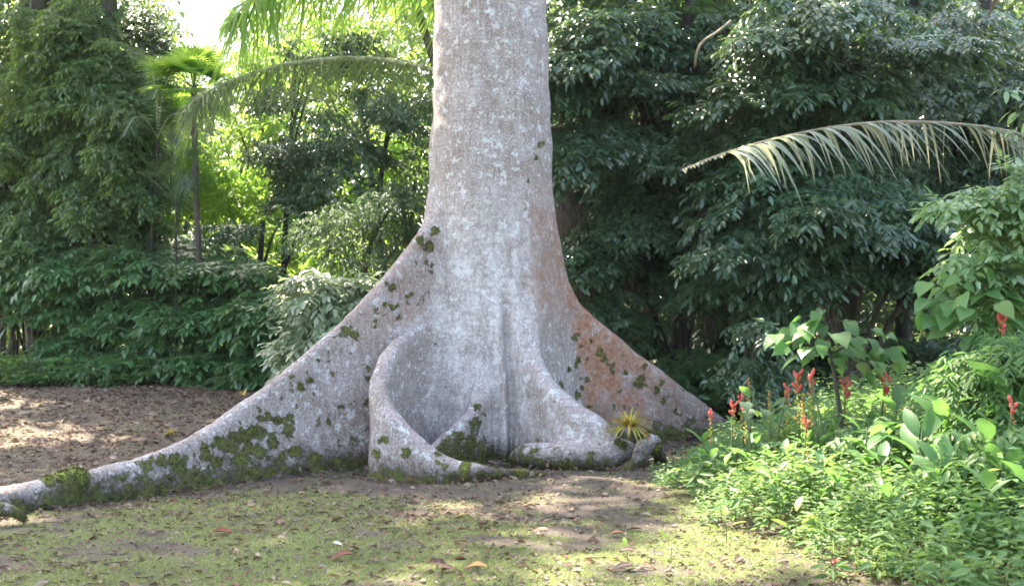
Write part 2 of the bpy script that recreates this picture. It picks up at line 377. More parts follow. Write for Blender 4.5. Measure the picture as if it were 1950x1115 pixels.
def build_ceiba():
    tubes = {}
    for k, rows in ROOTS.items():
        pts = np.array([list(P(a, b, c)) + [r] for a, b, c, r in rows]); tubes[k] = curve(pts, len(pts) * 3)
    fins = {k: (curve(v, len(v) * 2) if k not in 'KL' else v) for k, v in FINS.items()}
    h = .034
    x0, x1, y0, y1, z0, z1 = -4.9, 3.4, 9.0, 17.2, -.35, 5.75
    xs = np.arange(x0, x1, h, dtype=np.float32); ys = np.arange(y0, y1, h, dtype=np.float32); zs = np.arange(z0, z1, h, dtype=np.float32)
    F = np.full((len(xs), len(ys), len(zs)), 1.0, np.float32)
    kx = (xs > TX - 1.5) & (xs < TX + 1.5); ky = (ys > TY - 1.5) & (ys < TY + 1.5)
    ix = np.nonzero(kx)[0]; iy = np.nonzero(ky)[0]
    sl_ = (slice(ix[0], ix[-1] + 1), slice(iy[0], iy[-1] + 1))
    Xb, Yb, Zb = np.meshgrid(xs[sl_[0]], ys[sl_[1]], zs, indexing='ij')
    F[sl_] = sd_trunk(Xb, Yb, Zb)
    def blend(rows, fn, k, pad=.45):
        lo = rows[:, :2].min(0) - pad; hi = rows[:, :2].max(0) + pad; zt = rows[:, 2].max() + .4
        i = np.searchsorted(xs, [lo[0], hi[0]]); j = np.searchsorted(ys, [lo[1], hi[1]]); kk = np.searchsorted(zs, [zt])[0]
        s = (slice(i[0], i[1]), slice(j[0], j[1]), slice(0, kk))
        X, Y, Z = np.meshgrid(xs[s[0]], ys[s[1]], zs[s[2]], indexing='ij')
        F[s] = smin(F[s], fn(rows, X, Y, Z).astype(np.float32), k)
    for k, v in fins.items(): blend(v, (lambda r, a, b, c: sd_fin(r, a, b, c, .035)) if k in 'DE' else sd_fin, .10 if k == 'D' else .14 if k == 'E' else .24)
    for k, v in tubes.items(): blend(v, sd_tube, .035 if k == 'peg' else .12)
    for (a, b, c, r) in CUSH:
        if r: blend(np.array([list(P(a, b, c)) + [r], list(P(a, b, c) + [.03, 0, 0]) + [r]]), sd_tube, .09)
    # gentle lumps
    X, Y, Z = np.meshgrid(xs, ys, zs, indexing='ij')
    m = np.abs(F) < .15
    F[m] += (.013 * nz(X[m], Y[m], Z[m], 3.3) + .011 * nz(X[m], Y[m], Z[m], 8.5, 2.0) + .004 * nz(X[m], Y[m], Z[m] * .4, 19, 1.0)).astype(np.float32)
    del X, Y, Z
    # surface nets
    ins = F < 0
    c = np.zeros((F.shape[0] - 1, F.shape[1] - 1, F.shape[2] - 1), np.int8)
    for dx in (0, 1):
        for dy in (0, 1):
            for dz in (0, 1):
                c += ins[dx:F.shape[0] - 1 + dx, dy:F.shape[1] - 1 + dy, dz:F.shape[2] - 1 + dz]
    act = (c > 0) & (c < 8); idx = np.full(act.shape, -1, np.int32); ai, aj, ak = np.nonzero(act); idx[ai, aj, ak] = np.arange(len(ai))
    acc = np.zeros((len(ai), 3)); cnt = np.zeros(len(ai))
    cor = [(i, j, k) for i in (0, 1) for j in (0, 1) for k in (0, 1)]
    val = {q: F[ai + q[0], aj + q[1], ak + q[2]] for q in cor}
    for q in cor:
        for ax in range(3):
            if q[ax] == 0:
                r = list(q); r[ax] = 1; r = tuple(r); a, b = val[q], val[r]
                mm = (a < 0) != (b < 0); t = np.where(mm, a / np.where(mm, a - b, 1), 0)
                for d in range(3): acc[:, d] += mm * (q[d] + (t if d == ax else 0))
                cnt += mm
    V = acc / cnt[:, None] + np.stack([ai, aj, ak], 1); V = V * h + np.array([x0, y0, z0])
    quads = []
    for ax in range(3):
        a = ins[tuple(slice(0, -1) if d == ax else slice(1, -1) for d in range(3))]
        b = ins[tuple(slice(1, None) if d == ax else slice(1, -1) for d in range(3))]
        e = np.nonzero(a != b); fl = a[e]
        p = [e[d] + (0 if d == ax else 1) for d in range(3)]
        u, v = [(1, 2), (2, 0), (0, 1)][ax]
        def cell(du, dv):
            q = [p[0].copy(), p[1].copy(), p[2].copy()]; q[u] = q[u] - du; q[v] = q[v] - dv; return idx[q[0], q[1], q[2]]
        Q = np.stack([cell(1, 1), cell(0, 1), cell(0, 0), cell(1, 0)], 1)
        Q[~fl] = Q[~fl][:, ::-1]
        quads.append(Q)
    Q = np.concatenate(quads)
    # keep only what shows above the ground
    top = V[:, 2] > g(V[:, 0], V[:, 1]) - .12
    Q = Q[top[Q].all(1)]
    # light smoothing
    for _ in range(2):
        s = np.zeros_like(V); n = np.zeros(len(V))
        for i in range(4):
            a, b = Q[:, i], Q[:, (i + 1) % 4]
            for d in range(3): s[:, d] += np.bincount(a, V[b, d], len(V)) + np.bincount(b, V[a, d], len(V))
            n += np.bincount(a, minlength=len(V)) + np.bincount(b, minlength=len(V))
        ok = n > 0; V[ok] = .5 * V[ok] + .5 * s[ok] / n[ok][:, None]
    fn = np.cross(V[Q[:, 2]] - V[Q[:, 0]], V[Q[:, 3]] - V[Q[:, 1]]); vn = np.zeros_like(V)
    for i in range(4):
        for d in range(3): vn[:, d] += np.bincount(Q[:, i], fn[:, d], len(V))
    vn = nrm(vn)
    x, y, z = V.T
    lab = [sd_trunk(x, y, z) - .02]; names = ['trunk']
    for k, v in fins.items(): lab.append(sd_fin(v, x, y, z)); names.append(k)
    for k, v in tubes.items():
        if not k.startswith('col'): lab.append(sd_tube(v, x, y, z)); names.append(k)
    lab = np.argmin(np.stack(lab), 0)
    hg = z - g(x, y)
    # moss: low on the wood, more on the left root and on the shaded sides; and the cushions
    moss = 1.05 * np.exp(-np.clip(hg, 0, 9) / .26) - .22
    nb = nz(x, y, z, 2.1, .7)
    moss = moss + .35 * nb
    isA = lab == names.index('A'); isB = lab == names.index('B'); isD = lab == names.index('D'); isE = lab == names.index('E'); isC = (lab == names.index('C')) | (lab == names.index('roll'))
    top_ = np.clip(vn[:, 2], 0, 1)
    xa = sstep(-1.0, -3.0, x) if False else 1 - sstep(-3.2, -1.6, x)
    moss = moss + isA * (.22 * xa + .15 * np.exp(-((x + 2.75) / .55) ** 2) * (1 - sstep(.35, .8, hg))) - isA * sstep(.35, .8, top_) * .9 * (1 - sstep(.0, 1, xa) * .0)
    moss = moss + isE * (.45 * (vn[:, 0] > .2)) + isB * .05 - .75 * (isC & (hg > .25)) - isD * sstep(.4, .9, top_) * .5
    for (a, b, c_, r) in CUSH:
        if r:
            pc = P(a, b, c_); d = np.sqrt(((V - pc) ** 2).sum(1)); moss = np.maximum(moss, 1.9 * (1 - sstep(r * .9, r * 1.9, d)))
    red = isB * 1.25 * (1 - sstep(1.2, 2.7, x - TX)) * sstep(.15, .6, z) * (1 - sstep(2.6, 3.6, z)) + isB * .5 + .42 * isA * sstep(.9, 1.6, z)
    red = np.maximum(red, 1.1 * (lab == 0) * sstep(.25, .6, x - TX) * sstep(1.2, 2.0, z) * (1 - sstep(2.6, 3.4, z)))
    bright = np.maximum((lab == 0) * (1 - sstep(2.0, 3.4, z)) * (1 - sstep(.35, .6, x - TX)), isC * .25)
    spots = np.clip(isA * 1.0 + isB * 1.0 + (lab == names.index('E')) + .25 * isD + .12 * isC, 0, 1) * (1 - sstep(2.2, 3.4, hg))
    for _ in range(14):
        s = np.zeros((2, len(V))); n = np.zeros(len(V))
        for i in range(4):
            a, b = Q[:, i], Q[:, (i + 1) % 4]
            for d, q_ in enumerate((red, bright)): s[d] += np.bincount(a, q_[b], len(V)) + np.bincount(b, q_[a], len(V))
            n += np.bincount(a, minlength=len(V)) + np.bincount(b, minlength=len(V))
        n = np.maximum(n, 1); red = .3 * red + .7 * s[0] / n; bright = .3 * bright + .7 * s[1] / n
    # clumps of moss where the wood carries them
    rel = V - np.array([0, 0, CH]); fy_ = rel[:, 1] * CP + rel[:, 2] * SP; vy_ = -rel[:, 1] * SP + rel[:, 2] * CP
    ppx = 975 + FPX * rel[:, 0] / fy_; ppy = 557.5 - FPX * vy_ / fy_; facing = (vn * nrm(-rel)).sum(1) > .12
    clump = np.zeros(len(V)); rs_ = np.random.default_rng(77)
    for grp, keep in (('A', isA | (lab == 0)), ('B', isB | (lab == 0)), ('E', isE), ('D', isD), ('C', isC)):
        for sx, sy, sr in SPOTS[grp]:
            for _ in range(3):
                ox, oy = rs_.normal(0, sr * .45, 2); r_ = sr * rs_.uniform(.5, .95); asp = rs_.uniform(.7, 1.5)
                d = np.hypot((ppx - sx - ox) / asp, ppy - sy - oy) / r_ + .38 * nz(x, y, z, 24, sx) + .2 * nz(x, y, z, 55, sy); clump = np.maximum(clump, keep * facing * (1 - sstep(.45, 1.2, d)))
    moss = np.maximum(moss, clump * 1.15)
    # material
    m, nt, out = newmat('pale buttress bark')
    tc = N(nt, 'ShaderNodeTexCoord'); v = tc.outputs['Object']
    att = lambda nme: N(nt, 'ShaderNodeAttribute', attribute_name=nme).outputs['Fac']
    mp = N(nt, 'ShaderNodeMapping'); mp.inputs['Scale'].default_value = (1, 1, .28); nt.links.new(v, mp.inputs[0])
    mp2 = N(nt, 'ShaderNodeMapping'); mp2.inputs['Scale'].default_value = (1, 1, .12); nt.links.new(v, mp2.inputs[0])
    fine = noise(nt, v, 42, 6, .72); streak = noise(nt, mp2.outputs[0], 26, 4, .6); streak2 = noise(nt, mp2.outputs[0], 48, 3, .6); blot = noise(nt, v, 3.0, 6, .62); blot2 = noise(nt, mp.outputs[0], 7.0, 6, .7)
    base = ramp(nt, [(.30, (.13, .10, .08)), (.43, (.31, .25, .235)), (.56, (.47, .40, .385)), (.72, (.66, .60, .58))], fine).outputs[0]
    base = mixc(nt, ramp(nt, [(.42, (0, 0, 0)), (.62, (1, 1, 1))], blot).outputs[0], base, mixc(nt, .6, base, (.25, .185, .15)))
    base = mixc(nt, ramp(nt, [(.50, (0, 0, 0)), (.60, (.35, .35, .35))], streak).outputs[0], base, (.56, .52, .50))
    base = mixc(nt, ramp(nt, [(.34, (.4, .4, .4)), (.44, (0, 0, 0))], streak2).outputs[0], base, (.20, .165, .15))
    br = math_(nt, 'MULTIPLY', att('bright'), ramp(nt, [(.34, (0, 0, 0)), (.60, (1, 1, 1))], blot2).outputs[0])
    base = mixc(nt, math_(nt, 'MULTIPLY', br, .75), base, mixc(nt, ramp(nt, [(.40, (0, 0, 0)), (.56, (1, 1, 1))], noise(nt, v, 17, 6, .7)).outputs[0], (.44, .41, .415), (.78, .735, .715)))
    mp3 = N(nt, 'ShaderNodeMapping'); mp3.inputs['Scale'].default_value = (.5, .5, 7); nt.links.new(v, mp3.inputs[0])
    ring = noise(nt, mp3.outputs[0], 3.0, 5, .7, .4)
    base = mixc(nt, ramp(nt, [(.36, (.5, .5, .5)), (.47, (0, 0, 0))], ring).outputs[0], base, mixc(nt, .55, base, (.17, .14, .12)))
    scar = N(nt, 'ShaderNodeTexVoronoi'); scar.inputs['Scale'].default_value = 7.5; nt.links.new(v, scar.inputs['Vector'])
    base = mixc(nt, ramp(nt, [(.05, (.7, .7, .7)), (.11, (0, 0, 0))], scar.outputs['Distance']).outputs[0], base, (.16, .13, .11))
    # white lichen scabs
    li_ = noise(nt, v, 9.5, 6, .68)
    base = mixc(nt, ramp(nt, [(.575, (0, 0, 0)), (.60, (.75, .75, .75))], li_).outputs[0], base, (.66, .67, .67))
    li2 = noise(nt, v, 34, 3, .5)
    base = mixc(nt, ramp(nt, [(.62, (0, 0, 0)), (.66, (.7, .7, .7))], li2).outputs[0], base, (.68, .68, .66))
    # dark pores and warts
    dk = noise(nt, v, 60, 2, .5)
    base = mixc(nt, ramp(nt, [(.30, (.75, .75, .75)), (.38, (0, 0, 0))], dk).outputs[0], base, (.12, .10, .085))
    # rusty algae
    rr = math_(nt, 'MULTIPLY', att('red'), ramp(nt, [(.32, (0, 0, 0)), (.58, (1, 1, 1))], noise(nt, v, 6.0, 8, .78)).outputs[0])
    base = mixc(nt, math_(nt, 'MULTIPLY', rr, .66, True), base, mixc(nt, ramp(nt, [(.40, (0, 0, 0)), (.60, (1, 1, 1))], noise(nt, v, 20, 5, .7)).outputs[0], (.30, .13, .08), (.45, .24, .15)))
    # darker brown towards the foot and behind the curled and middle buttresses
    dn = math_(nt, 'ADD', att('foot_dark'), math_(nt, 'MULTIPLY', math_(nt, 'SUBTRACT', noise(nt, v, 5, 6, .7), .5), 1.5))
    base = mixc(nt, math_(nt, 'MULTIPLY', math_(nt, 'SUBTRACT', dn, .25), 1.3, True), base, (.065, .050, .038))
    # moss
    mn = noise(nt, v, 9, 8, .8); mn2 = noise(nt, v, 22, 5, .65)
    mf = math_(nt, 'ADD', att('moss'), math_(nt, 'MULTIPLY', math_(nt, 'SUBTRACT', mn, .5), 3.4))
    mf = math_(nt, 'MULTIPLY', math_(nt, 'SUBTRACT', mf, .5), 4.5, True)
    sp = math_(nt, 'ADD', att('spots'), math_(nt, 'MULTIPLY', math_(nt, 'SUBTRACT', noise(nt, v, 8.5, 3, .55), .70), 9))
    sp = math_(nt, 'MULTIPLY', math_(nt, 'SUBTRACT', sp, .45), 5, True)
    mossf = math_(nt, 'MAXIMUM', mf, sp)
    mossc = ramp(nt, [(.3, (.035, .04, .014)), (.55, (.10, .105, .025)), (.75, (.20, .21, .045))], mn2).outputs[0]
    lush = math_(nt, 'MULTIPLY', math_(nt, 'SUBTRACT', att('moss'), 1.0), 1.6, True)
    mossc = mixc(nt, lush, mossc, ramp(nt, [(.3, (.12, .17, .015)), (.7, (.34, .40, .05))], mn2).outputs[0])
    col = mixc(nt, math_(nt, 'MULTIPLY', mossf, .93), base, mossc)
    p = N(nt, 'ShaderNodeBsdfPrincipled'); nt.links.new(col, p.inputs['Base Color'])
    p.inputs['Roughness'].default_value = .8; p.inputs['Specular IOR Level'].default_value = .3
    bu = N(nt, 'ShaderNodeBump'); bu.inputs['Distance'].default_value = .035; bu.inputs['Strength'].default_value = .75
    hh = math_(nt, 'ADD', math_(nt, 'MULTIPLY', fine, .7), math_(nt, 'ADD', math_(nt, 'MULTIPLY', streak, .6), math_(nt, 'ADD', math_(nt, 'MULTIPLY', mossf, .55), math_(nt, 'MULTIPLY', blot2, .6))))
    nt.links.new(hh, bu.inputs['Height']); nt.links.new(bu.outputs[0], p.inputs['Normal']); nt.links.new(p.outputs[0], out.inputs[0])
    root = thing('ceiba_tree', 'huge pale grey tree with broad buttress roots standing in the clearing', 'tree', (TX, TY, 0))
    fl = lab[Q[:, 0]]
    groups = {'trunk': ['trunk'], 'A': ['A', 'stub'], 'B': ['B'], 'C': ['C', 'roll', 'peg'], 'D': ['D', 'lip'], 'E': ['E'], 'K': ['K'], 'L': ['L']}
    labels = {'A': 'long left buttress running out into a mossy root', 'B': 'right buttress with rusty patches', 'C': 'front right buttress with a rolled mossy foot',
              'D': 'curled front left buttress', 'E': 'small mossy buttress in the middle'}
    for k, mem in groups.items():
        sel = np.isin(fl, [names.index(q) for q in mem]); q = Q[sel]
        u, inv = np.unique(q, return_inverse=True)
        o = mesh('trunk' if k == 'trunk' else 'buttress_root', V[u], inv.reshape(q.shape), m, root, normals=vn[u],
                 attrs={'foot_dark': (1.25 * np.exp(-np.clip(hg, 0, 9) / .20) + .5 * (isE | isD) * (vn[:, 1] > .2) * (hg < .5))[u], 'moss': moss[u], 'red': red[u], 'bright': bright[u], 'spots': spots[u]})
        mv = moss[u] + .35 * nz(x[u], y[u], z[u], 13) + rs_.normal(0, .16, len(u)); pick = np.nonzero((mv > .86) & (hg[u] > -.02))[0]
        if len(pick) > 20 and k not in 'KL':
            pick = np.repeat(pick, 4); pv = V[u][pick]; pn = vn[u][pick]; n_ = len(pick)
            pv = pv + rs_.normal(0, .014, (n_, 3)); pv -= pn * ((pv - V[u][pick]) * pn).sum(1)[:, None]
            Vm, Fm = inst(rhomb(.34, .3, .3), pv - pn * .004, nrm(pn * .8 + rs_.normal(0, .6, (n_, 3)) + [0, 0, .2]), pn + rs_.normal(0, .7, (n_, 3)), rs_.uniform(.010, .024, n_) * (1 + .5 * (moss[u][pick] > 1.5)))
            mo = mesh('moss', Vm, Fm, M_MOSSB if (k == 'D' ) else M_MOSS, o); mo['kind'] = 'stuff'
        if k in labels: o['label'] = labels[k]
        if k == 'trunk': tr = o
    # the bole goes on up, out of the picture, to a spreading crown
    zz = np.linspace(5.6, 19, 24); cx = TX - .02 - .011 * (zz - 2.8); R = .715 - .022 * (zz - 2.8)
    Vb, Fb = tube(np.stack([cx, np.full_like(zz, TY), zz], 1), R, 36)
    up = mesh('upper_trunk', Vb, Fb, m, root)
    return root
CEIBA = build_ceiba()
# ------------------------------------------------------------------ foliage materials
M_DARK = leafmat('dark glossy tree leaves', [(.030, .068, .040), (.050, .106, .060), (.075, .142, .078), (.050, .110, .062), (.11, .18, .09)], .28, (.26, .42, .08), .27, .8)
M_VINE = leafmat('mid green vine leaves', [(.042, .088, .042), (.074, .145, .058), (.105, .19, .072), (.066, .135, .066), (.18, .26, .07)], .4, (.42, .60, .09), .34, .7)
M_HEDGE = leafmat('broad shrub leaves', [(.042, .105, .046), (.062, .15, .06), (.088, .19, .075), (.12, .23, .09), (.055, .135, .06)], .3, (.30, .52, .08), .33, .7)
M_PALEB = leafmat('shrub leaves with painted sheen', [(.10, .16, .09), (.15, .22, .13), (.34, .40, .30), (.22, .30, .20)], .3, (.5, .65, .25), .22, 1.0)  # sun sheen on this shrub is partly put into the lighter leaf colours
M_GLOW = leafmat('yellow green leaves with backlit tone', [(.09, .18, .035), (.14, .25, .05), (.21, .32, .06), (.12, .22, .05)], .58, (.55, .86, .12), .5)  # backlit glow of the thicket is raised into these leaf colours
M_SOFT = leafmat('soft blue green leaves', [(.040, .080, .045), (.055, .105, .055), (.075, .130, .065)], .35, (.22, .36, .10), .5)
M_HERB = leafmat('bright herb leaves', [(.055, .135, .045), (.08, .18, .06), (.105, .22, .075), (.14, .27, .08), (.07, .16, .06), (.10, .21, .07), (.12, .24, .07), (.22, .27, .08)], .38, (.30, .62, .12), .5, .4)
M_FERN = leafmat('fine herb leaflets', [(.06, .13, .045), (.085, .175, .065), (.12, .225, .085), (.17, .26, .09)], .38, (.34, .54, .12), .55, .4)
M_PALM = leafmat('palm leaflets', [(.05, .085, .035), (.075, .12, .05), (.11, .16, .075)], .42, (.38, .52, .12), .36)
M_DRY = leafmat('dry palm leaflets', [(.15, .19, .12), (.22, .26, .19), (.32, .35, .28), (.11, .15, .08)], .30, (.5, .5, .32), .42)
M_DEAD = leafmat('dead brown fronds', [(.07, .05, .03), (.12, .085, .05), (.16, .11, .07)], .2, (.3, .2, .1), .7)
M_FAN = leafmat('fan palm leaves', [(.09, .19, .04), (.13, .25, .06), (.16, .30, .07)], .6, (.60, .88, .14), .4)
M_GRASS = leafmat('short grass', [(.11, .15, .035), (.17, .22, .055), (.24, .29, .09), (.30, .32, .13)], .35, (.4, .5, .12), .6)
M_LIT = leafmat('dead leaves', [(.045, .032, .024), (.10, .07, .05), (.16, .115, .085), (.26, .205, .16), (.15, .065, .035), (.08, .055, .04)], .12, (.3, .18, .1), .7)
M_RED = leafmat('red petals', [(.66, .12, .09), (.76, .22, .17)], .35, (.9, .15, .1), .5)
M_BROM = leafmat('bromeliad leaves', [(.34, .42, .06), (.55, .52, .08), (.65, .30, .12), (.28, .40, .08), (.62, .14, .12)], .4, (.7, .6, .1), .45)
M_STEM = barkmat('green stem', (.06, .10, .03), (.11, .16, .06), 20)
M_BARK = barkmat('brown forest bark', (.045, .035, .028), (.12, .095, .075), 12, .3)
M_PALE = barkmat('pale forest bark', (.16, .14, .12), (.34, .31, .28), 12, .2)
M_BLACK = barkmat('very dark bark', (.018, .015, .013), (.05, .042, .035), 12)  # near black bark tone
M_RACH = barkmat('pale frond stalk', (.30, .33, .20), (.46, .47, .34), 16)
M_TWIG = barkmat('dry stalk', (.22, .17, .11), (.34, .27, .18), 20)

OV = tmpl([(0, .02), (.22, .15), (.5, .20), (.8, .12), (1, .0)], .25, .22)
LANCE = rhomb(.15, .35, .28, .40)
BROAD = rhomb(.24, .3, .25, .42)
SMALL = rhomb(.27, .2, .15, .42)

def bough(rng, c, ax, L, Wd, H, n):
    """points and directions of twigs making one drooping leafy bough"""
    ax = nrm(ax); lat = nrm(np.cross(ax, [0, 0, 1.0])); t = rng.uniform(0, 1, n) ** .8; u = rng.uniform(-1, 1, n); v = rng.uniform(-1, 1, n)
    wt = np.sqrt(np.clip(1 - (2 * t - .9) ** 2 * .75, .05, 1))
    p = c + ax * ((t - .5) * 2 * L)[:, None] + lat * (u * Wd * wt)[:, None]
    p[:, 2] += v * H * (1 - .5 * np.abs(u)) - .30 * L * (t ** 2) - .25 * Wd * u * u
    d = ax * (.7 + .3 * t)[:, None] + lat * (u * .8)[:, None] + rng.normal(0, .28, (n, 3)); d[:, 2] -= .12
    return p, nrm(d)
def region(rng, spec):
    """spec rows: (px, py, rx, ry, Y, depth, n) -> bough centres scattered in leafy ellipsoids given in picture terms"""
    out = []
    for px, py, rx, ry, Y, dep, n in spec:
        k = 0
        while k < n:
            q = rng.uniform(-1, 1, 3)
            if (q ** 2).sum() > 1: continue
            y = Y + q[2] * dep
            out.append(P(px + q[0] * rx, py + q[1] * ry, y)); k += 1
    return np.array(out)
def crown(rng, cs, axis_xy, L, Wd, H, n, twig, per, ll, T, droop=.35, sag=.25, flat=.8, az=-.22, toward=.35, outb=None):
    """leafy boughs at centres cs, reaching outwards from the trunk axis"""
    Ps, Ds = [], []
    for c in cs:
        o = np.array([c[0] - axis_xy[0], c[1] - axis_xy[1], 0.0]); m = np.linalg.norm(o)
        a = (o / m if m > .25 else nrm(rng.normal(0, 1, 3) * [1, 1, 0])) + np.array([0, -toward, 0]) + rng.normal(0, .3, 3) * [1, 1, .3]
        a[2] = az + rng.normal(0, .24); s = rng.choice([.55, .8, 1.0, 1.35])
        p, d = bough(rng, c, a, L * s, Wd * s, H * s, int(n * s * s)); Ps.append(p); Ds.append(d)
    return sprays(rng, np.concatenate(Ps), np.concatenate(Ds), twig, per, ll, T, droop, sag, flat)
def limbs(rng, base, top, r, cs, nl=14, bend=.3, n=9):
    """tapered trunk with limbs running out to some of the boughs"""
    b = B(); base = np.asarray(base, float); top = np.asarray(top, float)
    mid = base + (top - base) * .5 + rng.normal(0, bend * .4, 3) * [1, 1, 0]
    pts = curve([base - [0, 0, .3], base + (mid - base) * .25, mid, top], 16)
    rr = r * np.linspace(1.15, .45, 16); rr[0] *= 1.35
    b.add(*tube(pts, rr, n, .06))
    if len(cs):
        for c in np.asarray(cs)[rng.permutation(len(cs))[:nl]]:
            zf = np.clip((c[2] - base[2]) / max(top[2] - base[2], .1) - .22, .15, .95); s = pts[int(zf * 15)]
            m = s + (c - s) * .5 + [0, 0, .15 * np.linalg.norm(c - s)]
            b.add(*tube(curve([s, m, c], 9), r * np.linspace(.42, .07, 9), 6))
    return b
def tree(name, label, cat, seed, base, top, r, spec, bark, leaf, L=.9, Wd=.55, H=.16, n=34, twig=.34, per=7, ll=.17, T=OV, group=None,
         droop=.45, flat=.8, nl=14, extra=None, az=-.22, toward=.35, limb_from=None):
    rng = np.random.default_rng(seed)
    base = np.array([base[0], base[1], float(g(base[0], base[1]))]); top = np.array(top, float)
    o = thing(name, label, cat, base, group)
    cs = region(rng, spec)
    if extra is not None: cs = np.vstack([cs, extra(rng)]) if len(cs) else extra(rng)
    limbs(rng, base, top, r, cs, nl).mesh('trunk', bark, o)
    V, F = crown(rng, cs, base[:2], L, Wd, H, n, twig, per, ll, T, droop, .25, flat, az, toward)
    mesh('crown', V, F, leaf, o)
    return o
def gx(px, Y): return P(px, 600, Y)[0]

# ------------------------------------------------------------------ the wood: right side
FT = 'trees of the dark wood on the right'
tree('broadleaf_tree', 'dense dark broadleaf tree whose boughs fill the picture just right of the pale trunk', 'tree', 11, (gx(1290, 18.6), 18.6), (gx(1290, 18.6), 18.6, 9), .17,
     [(1230, 430, 130, 120, 17.4, .8, 16), (1290, 250, 190, 150, 17.8, 1.2, 26), (1150, 70, 110, 130, 18.2, 1.0, 13), (1330, 50, 170, 110, 18.4, 1.2, 22), (1300, 500, 140, 80, 17.2, .7, 16), (1130, 560, 50, 40, 17.6, .4, 3), (1110, 120, 60, 130, 16.2, .4, 12), (1130, 250, 50, 40, 16.2, .3, 4), (1150, 430, 40, 60, 16.4, .3, 5)],
     M_BLACK, M_DARK, group=FT, n=66, per=8, ll=.14, L=.72, Wd=.42, H=.07, droop=.25, flat=.84, az=-.3)
tree('broadleaf_tree', 'tall dark broadleaf tree with a bare brown trunk above the red flowers', 'tree', 12, (gx(1612, 16.2), 16.2), (gx(1625, 16.2), 16.2, 9), .145,
     [(1480, 380, 130, 110, 15.3, .8, 20), (1640, 420, 190, 110, 15.6, 1.0, 26), (1500, 180, 160, 130, 15.8, 1.0, 24), (1590, 70, 170, 110, 15.8, 1.2, 24), (1760, 470, 120, 70, 15.7, .7, 14), (1450, 480, 90, 60, 15.2, .5, 8)],
     M_BARK, M_DARK, group=FT, n=64, per=8, az=-.36, ll=.13, L=.78, Wd=.38, H=.06, droop=.25, flat=.84, twig=.3)
tree('broadleaf_tree', 'dark tree behind the dry palm frond at the right edge', 'tree', 13, (gx(1880, 19.5), 19.5), (gx(1880, 19.5), 19.5, 10), .19,
     [(1820, 160, 180, 190, 18.6, 1.2, 46), (1880, 400, 150, 140, 18.6, 1.0, 30), (1960, 250, 90, 200, 18.2, 1.0, 16)],
     M_BLACK, M_DARK, group=FT, n=36, per=8, ll=.14)
tree('broadleaf_tree', 'deep shaded tree between the two big dark trees', 'tree', 14, (gx(1420, 22), 22), (gx(1420, 22), 22, 11), .2,
     [(1430, 250, 220, 260, 21, 1.2, 50), (1150, 300, 110, 280, 21.5, 1.0, 34), (1700, 300, 180, 250, 21.5, 1, 34)],
     M_BLACK, M_DARK, group=FT, n=38, per=7, L=1.2, Wd=.8, ll=.2)
for i, (px, Y, r, lab, bk) in enumerate([(1232, 20.5, .15, 'mossy dark trunk seen right above the right buttress', M_BARK), (1290, 23, .12, 'thin dark trunk in the shade under the big boughs', M_BLACK),
                                 (1352, 21.5, .13, 'brown trunk in deep shade behind the small shining shrub', M_BARK), (1480, 24, .14, 'dark trunk far back under the canopy left of the bare brown trunk', M_BLACK),
                                 (1715, 23, .15, 'dark trunk far back between heart leaved plants', M_BLACK)]):
    tree('forest_tree', lab, 'tree', 30 + i, (gx(px, Y), Y), (gx(px, Y) + .3, Y, 12), r, [(px, 60, 130, 200, Y + .5, 1.2, 14)], bk, M_DARK, group=FT, L=1.3, Wd=.9, n=36, per=6, ll=.22, nl=8)

# ------------------------------------------------------------------ the wood: left side
GL = 'leafy trees on the left'
tree('vine_clad_tree', 'tall tree wrapped in small leaved vines at the left edge', 'tree', 51, (gx(70, 24), 24), (gx(60, 24), 24, 16), .22,
     [(40, 330, 110, 130, 22.4, 1.0, 44), (60, 120, 130, 160, 22.8, 1.2, 50), (20, 420, 80, 60, 21.8, .6, 12)], M_BARK, M_VINE, group=GL, L=.5, Wd=.36, H=.22, n=60, twig=.24, per=7, ll=.115, T=BROAD, droop=.4, az=-.5, flat=.75)
tree('vine_clad_tree', 'tall vine covered tree left of the slender fan palm', 'tree', 52, (gx(205, 23), 23), (gx(205, 23), 23, 15), .2,
     [(200, 300, 110, 170, 21.8, 1.0, 62), (160, 120, 110, 150, 22.2, 1.0, 44), (270, 380, 60, 80, 21.6, .6, 14), (250, 200, 60, 90, 22, .6, 14)], M_BARK, M_VINE, group=GL, L=.46, Wd=.34, H=.2, n=60, twig=.22, per=7, ll=.11, T=BROAD, droop=.4, az=-.5, flat=.75)
tree('round_crowned_tree', 'dark round crowned tree beside the gap of bright sky', 'tree', 53, (gx(262, 30), 30), (gx(262, 30), 30, 9), .2,
     [(255, 55, 62, 58, 29.5, 1.1, 22), (200, 10, 60, 60, 30, 1.1, 14)], M_BLACK, M_DARK, group=GL, L=.6, Wd=.5, H=.3, n=46, twig=.3, per=7, ll=.13, T=BROAD, az=-.1)
tree('glossy_leaved_tree', 'dark tree with small shining leaves behind the arching palm frond', 'tree', 54, (gx(530, 24.5), 24.5), (gx(560, 24.5), 24.5, 6.8), .085,
     [(630, 290, 110, 70, 23.6, 1.0, 18), (570, 370, 55, 60, 23.4, .7, 8), (720, 190, 110, 40, 24, 1.0, 11), (520, 190, 60, 40, 24, .7, 5), (650, 90, 120, 40, 24.5, .8, 11)], M_BLACK, M_DARK, group=GL, nl=5, L=.6, Wd=.46, H=.2, n=46, twig=.28, per=7, ll=.12, T=BROAD)
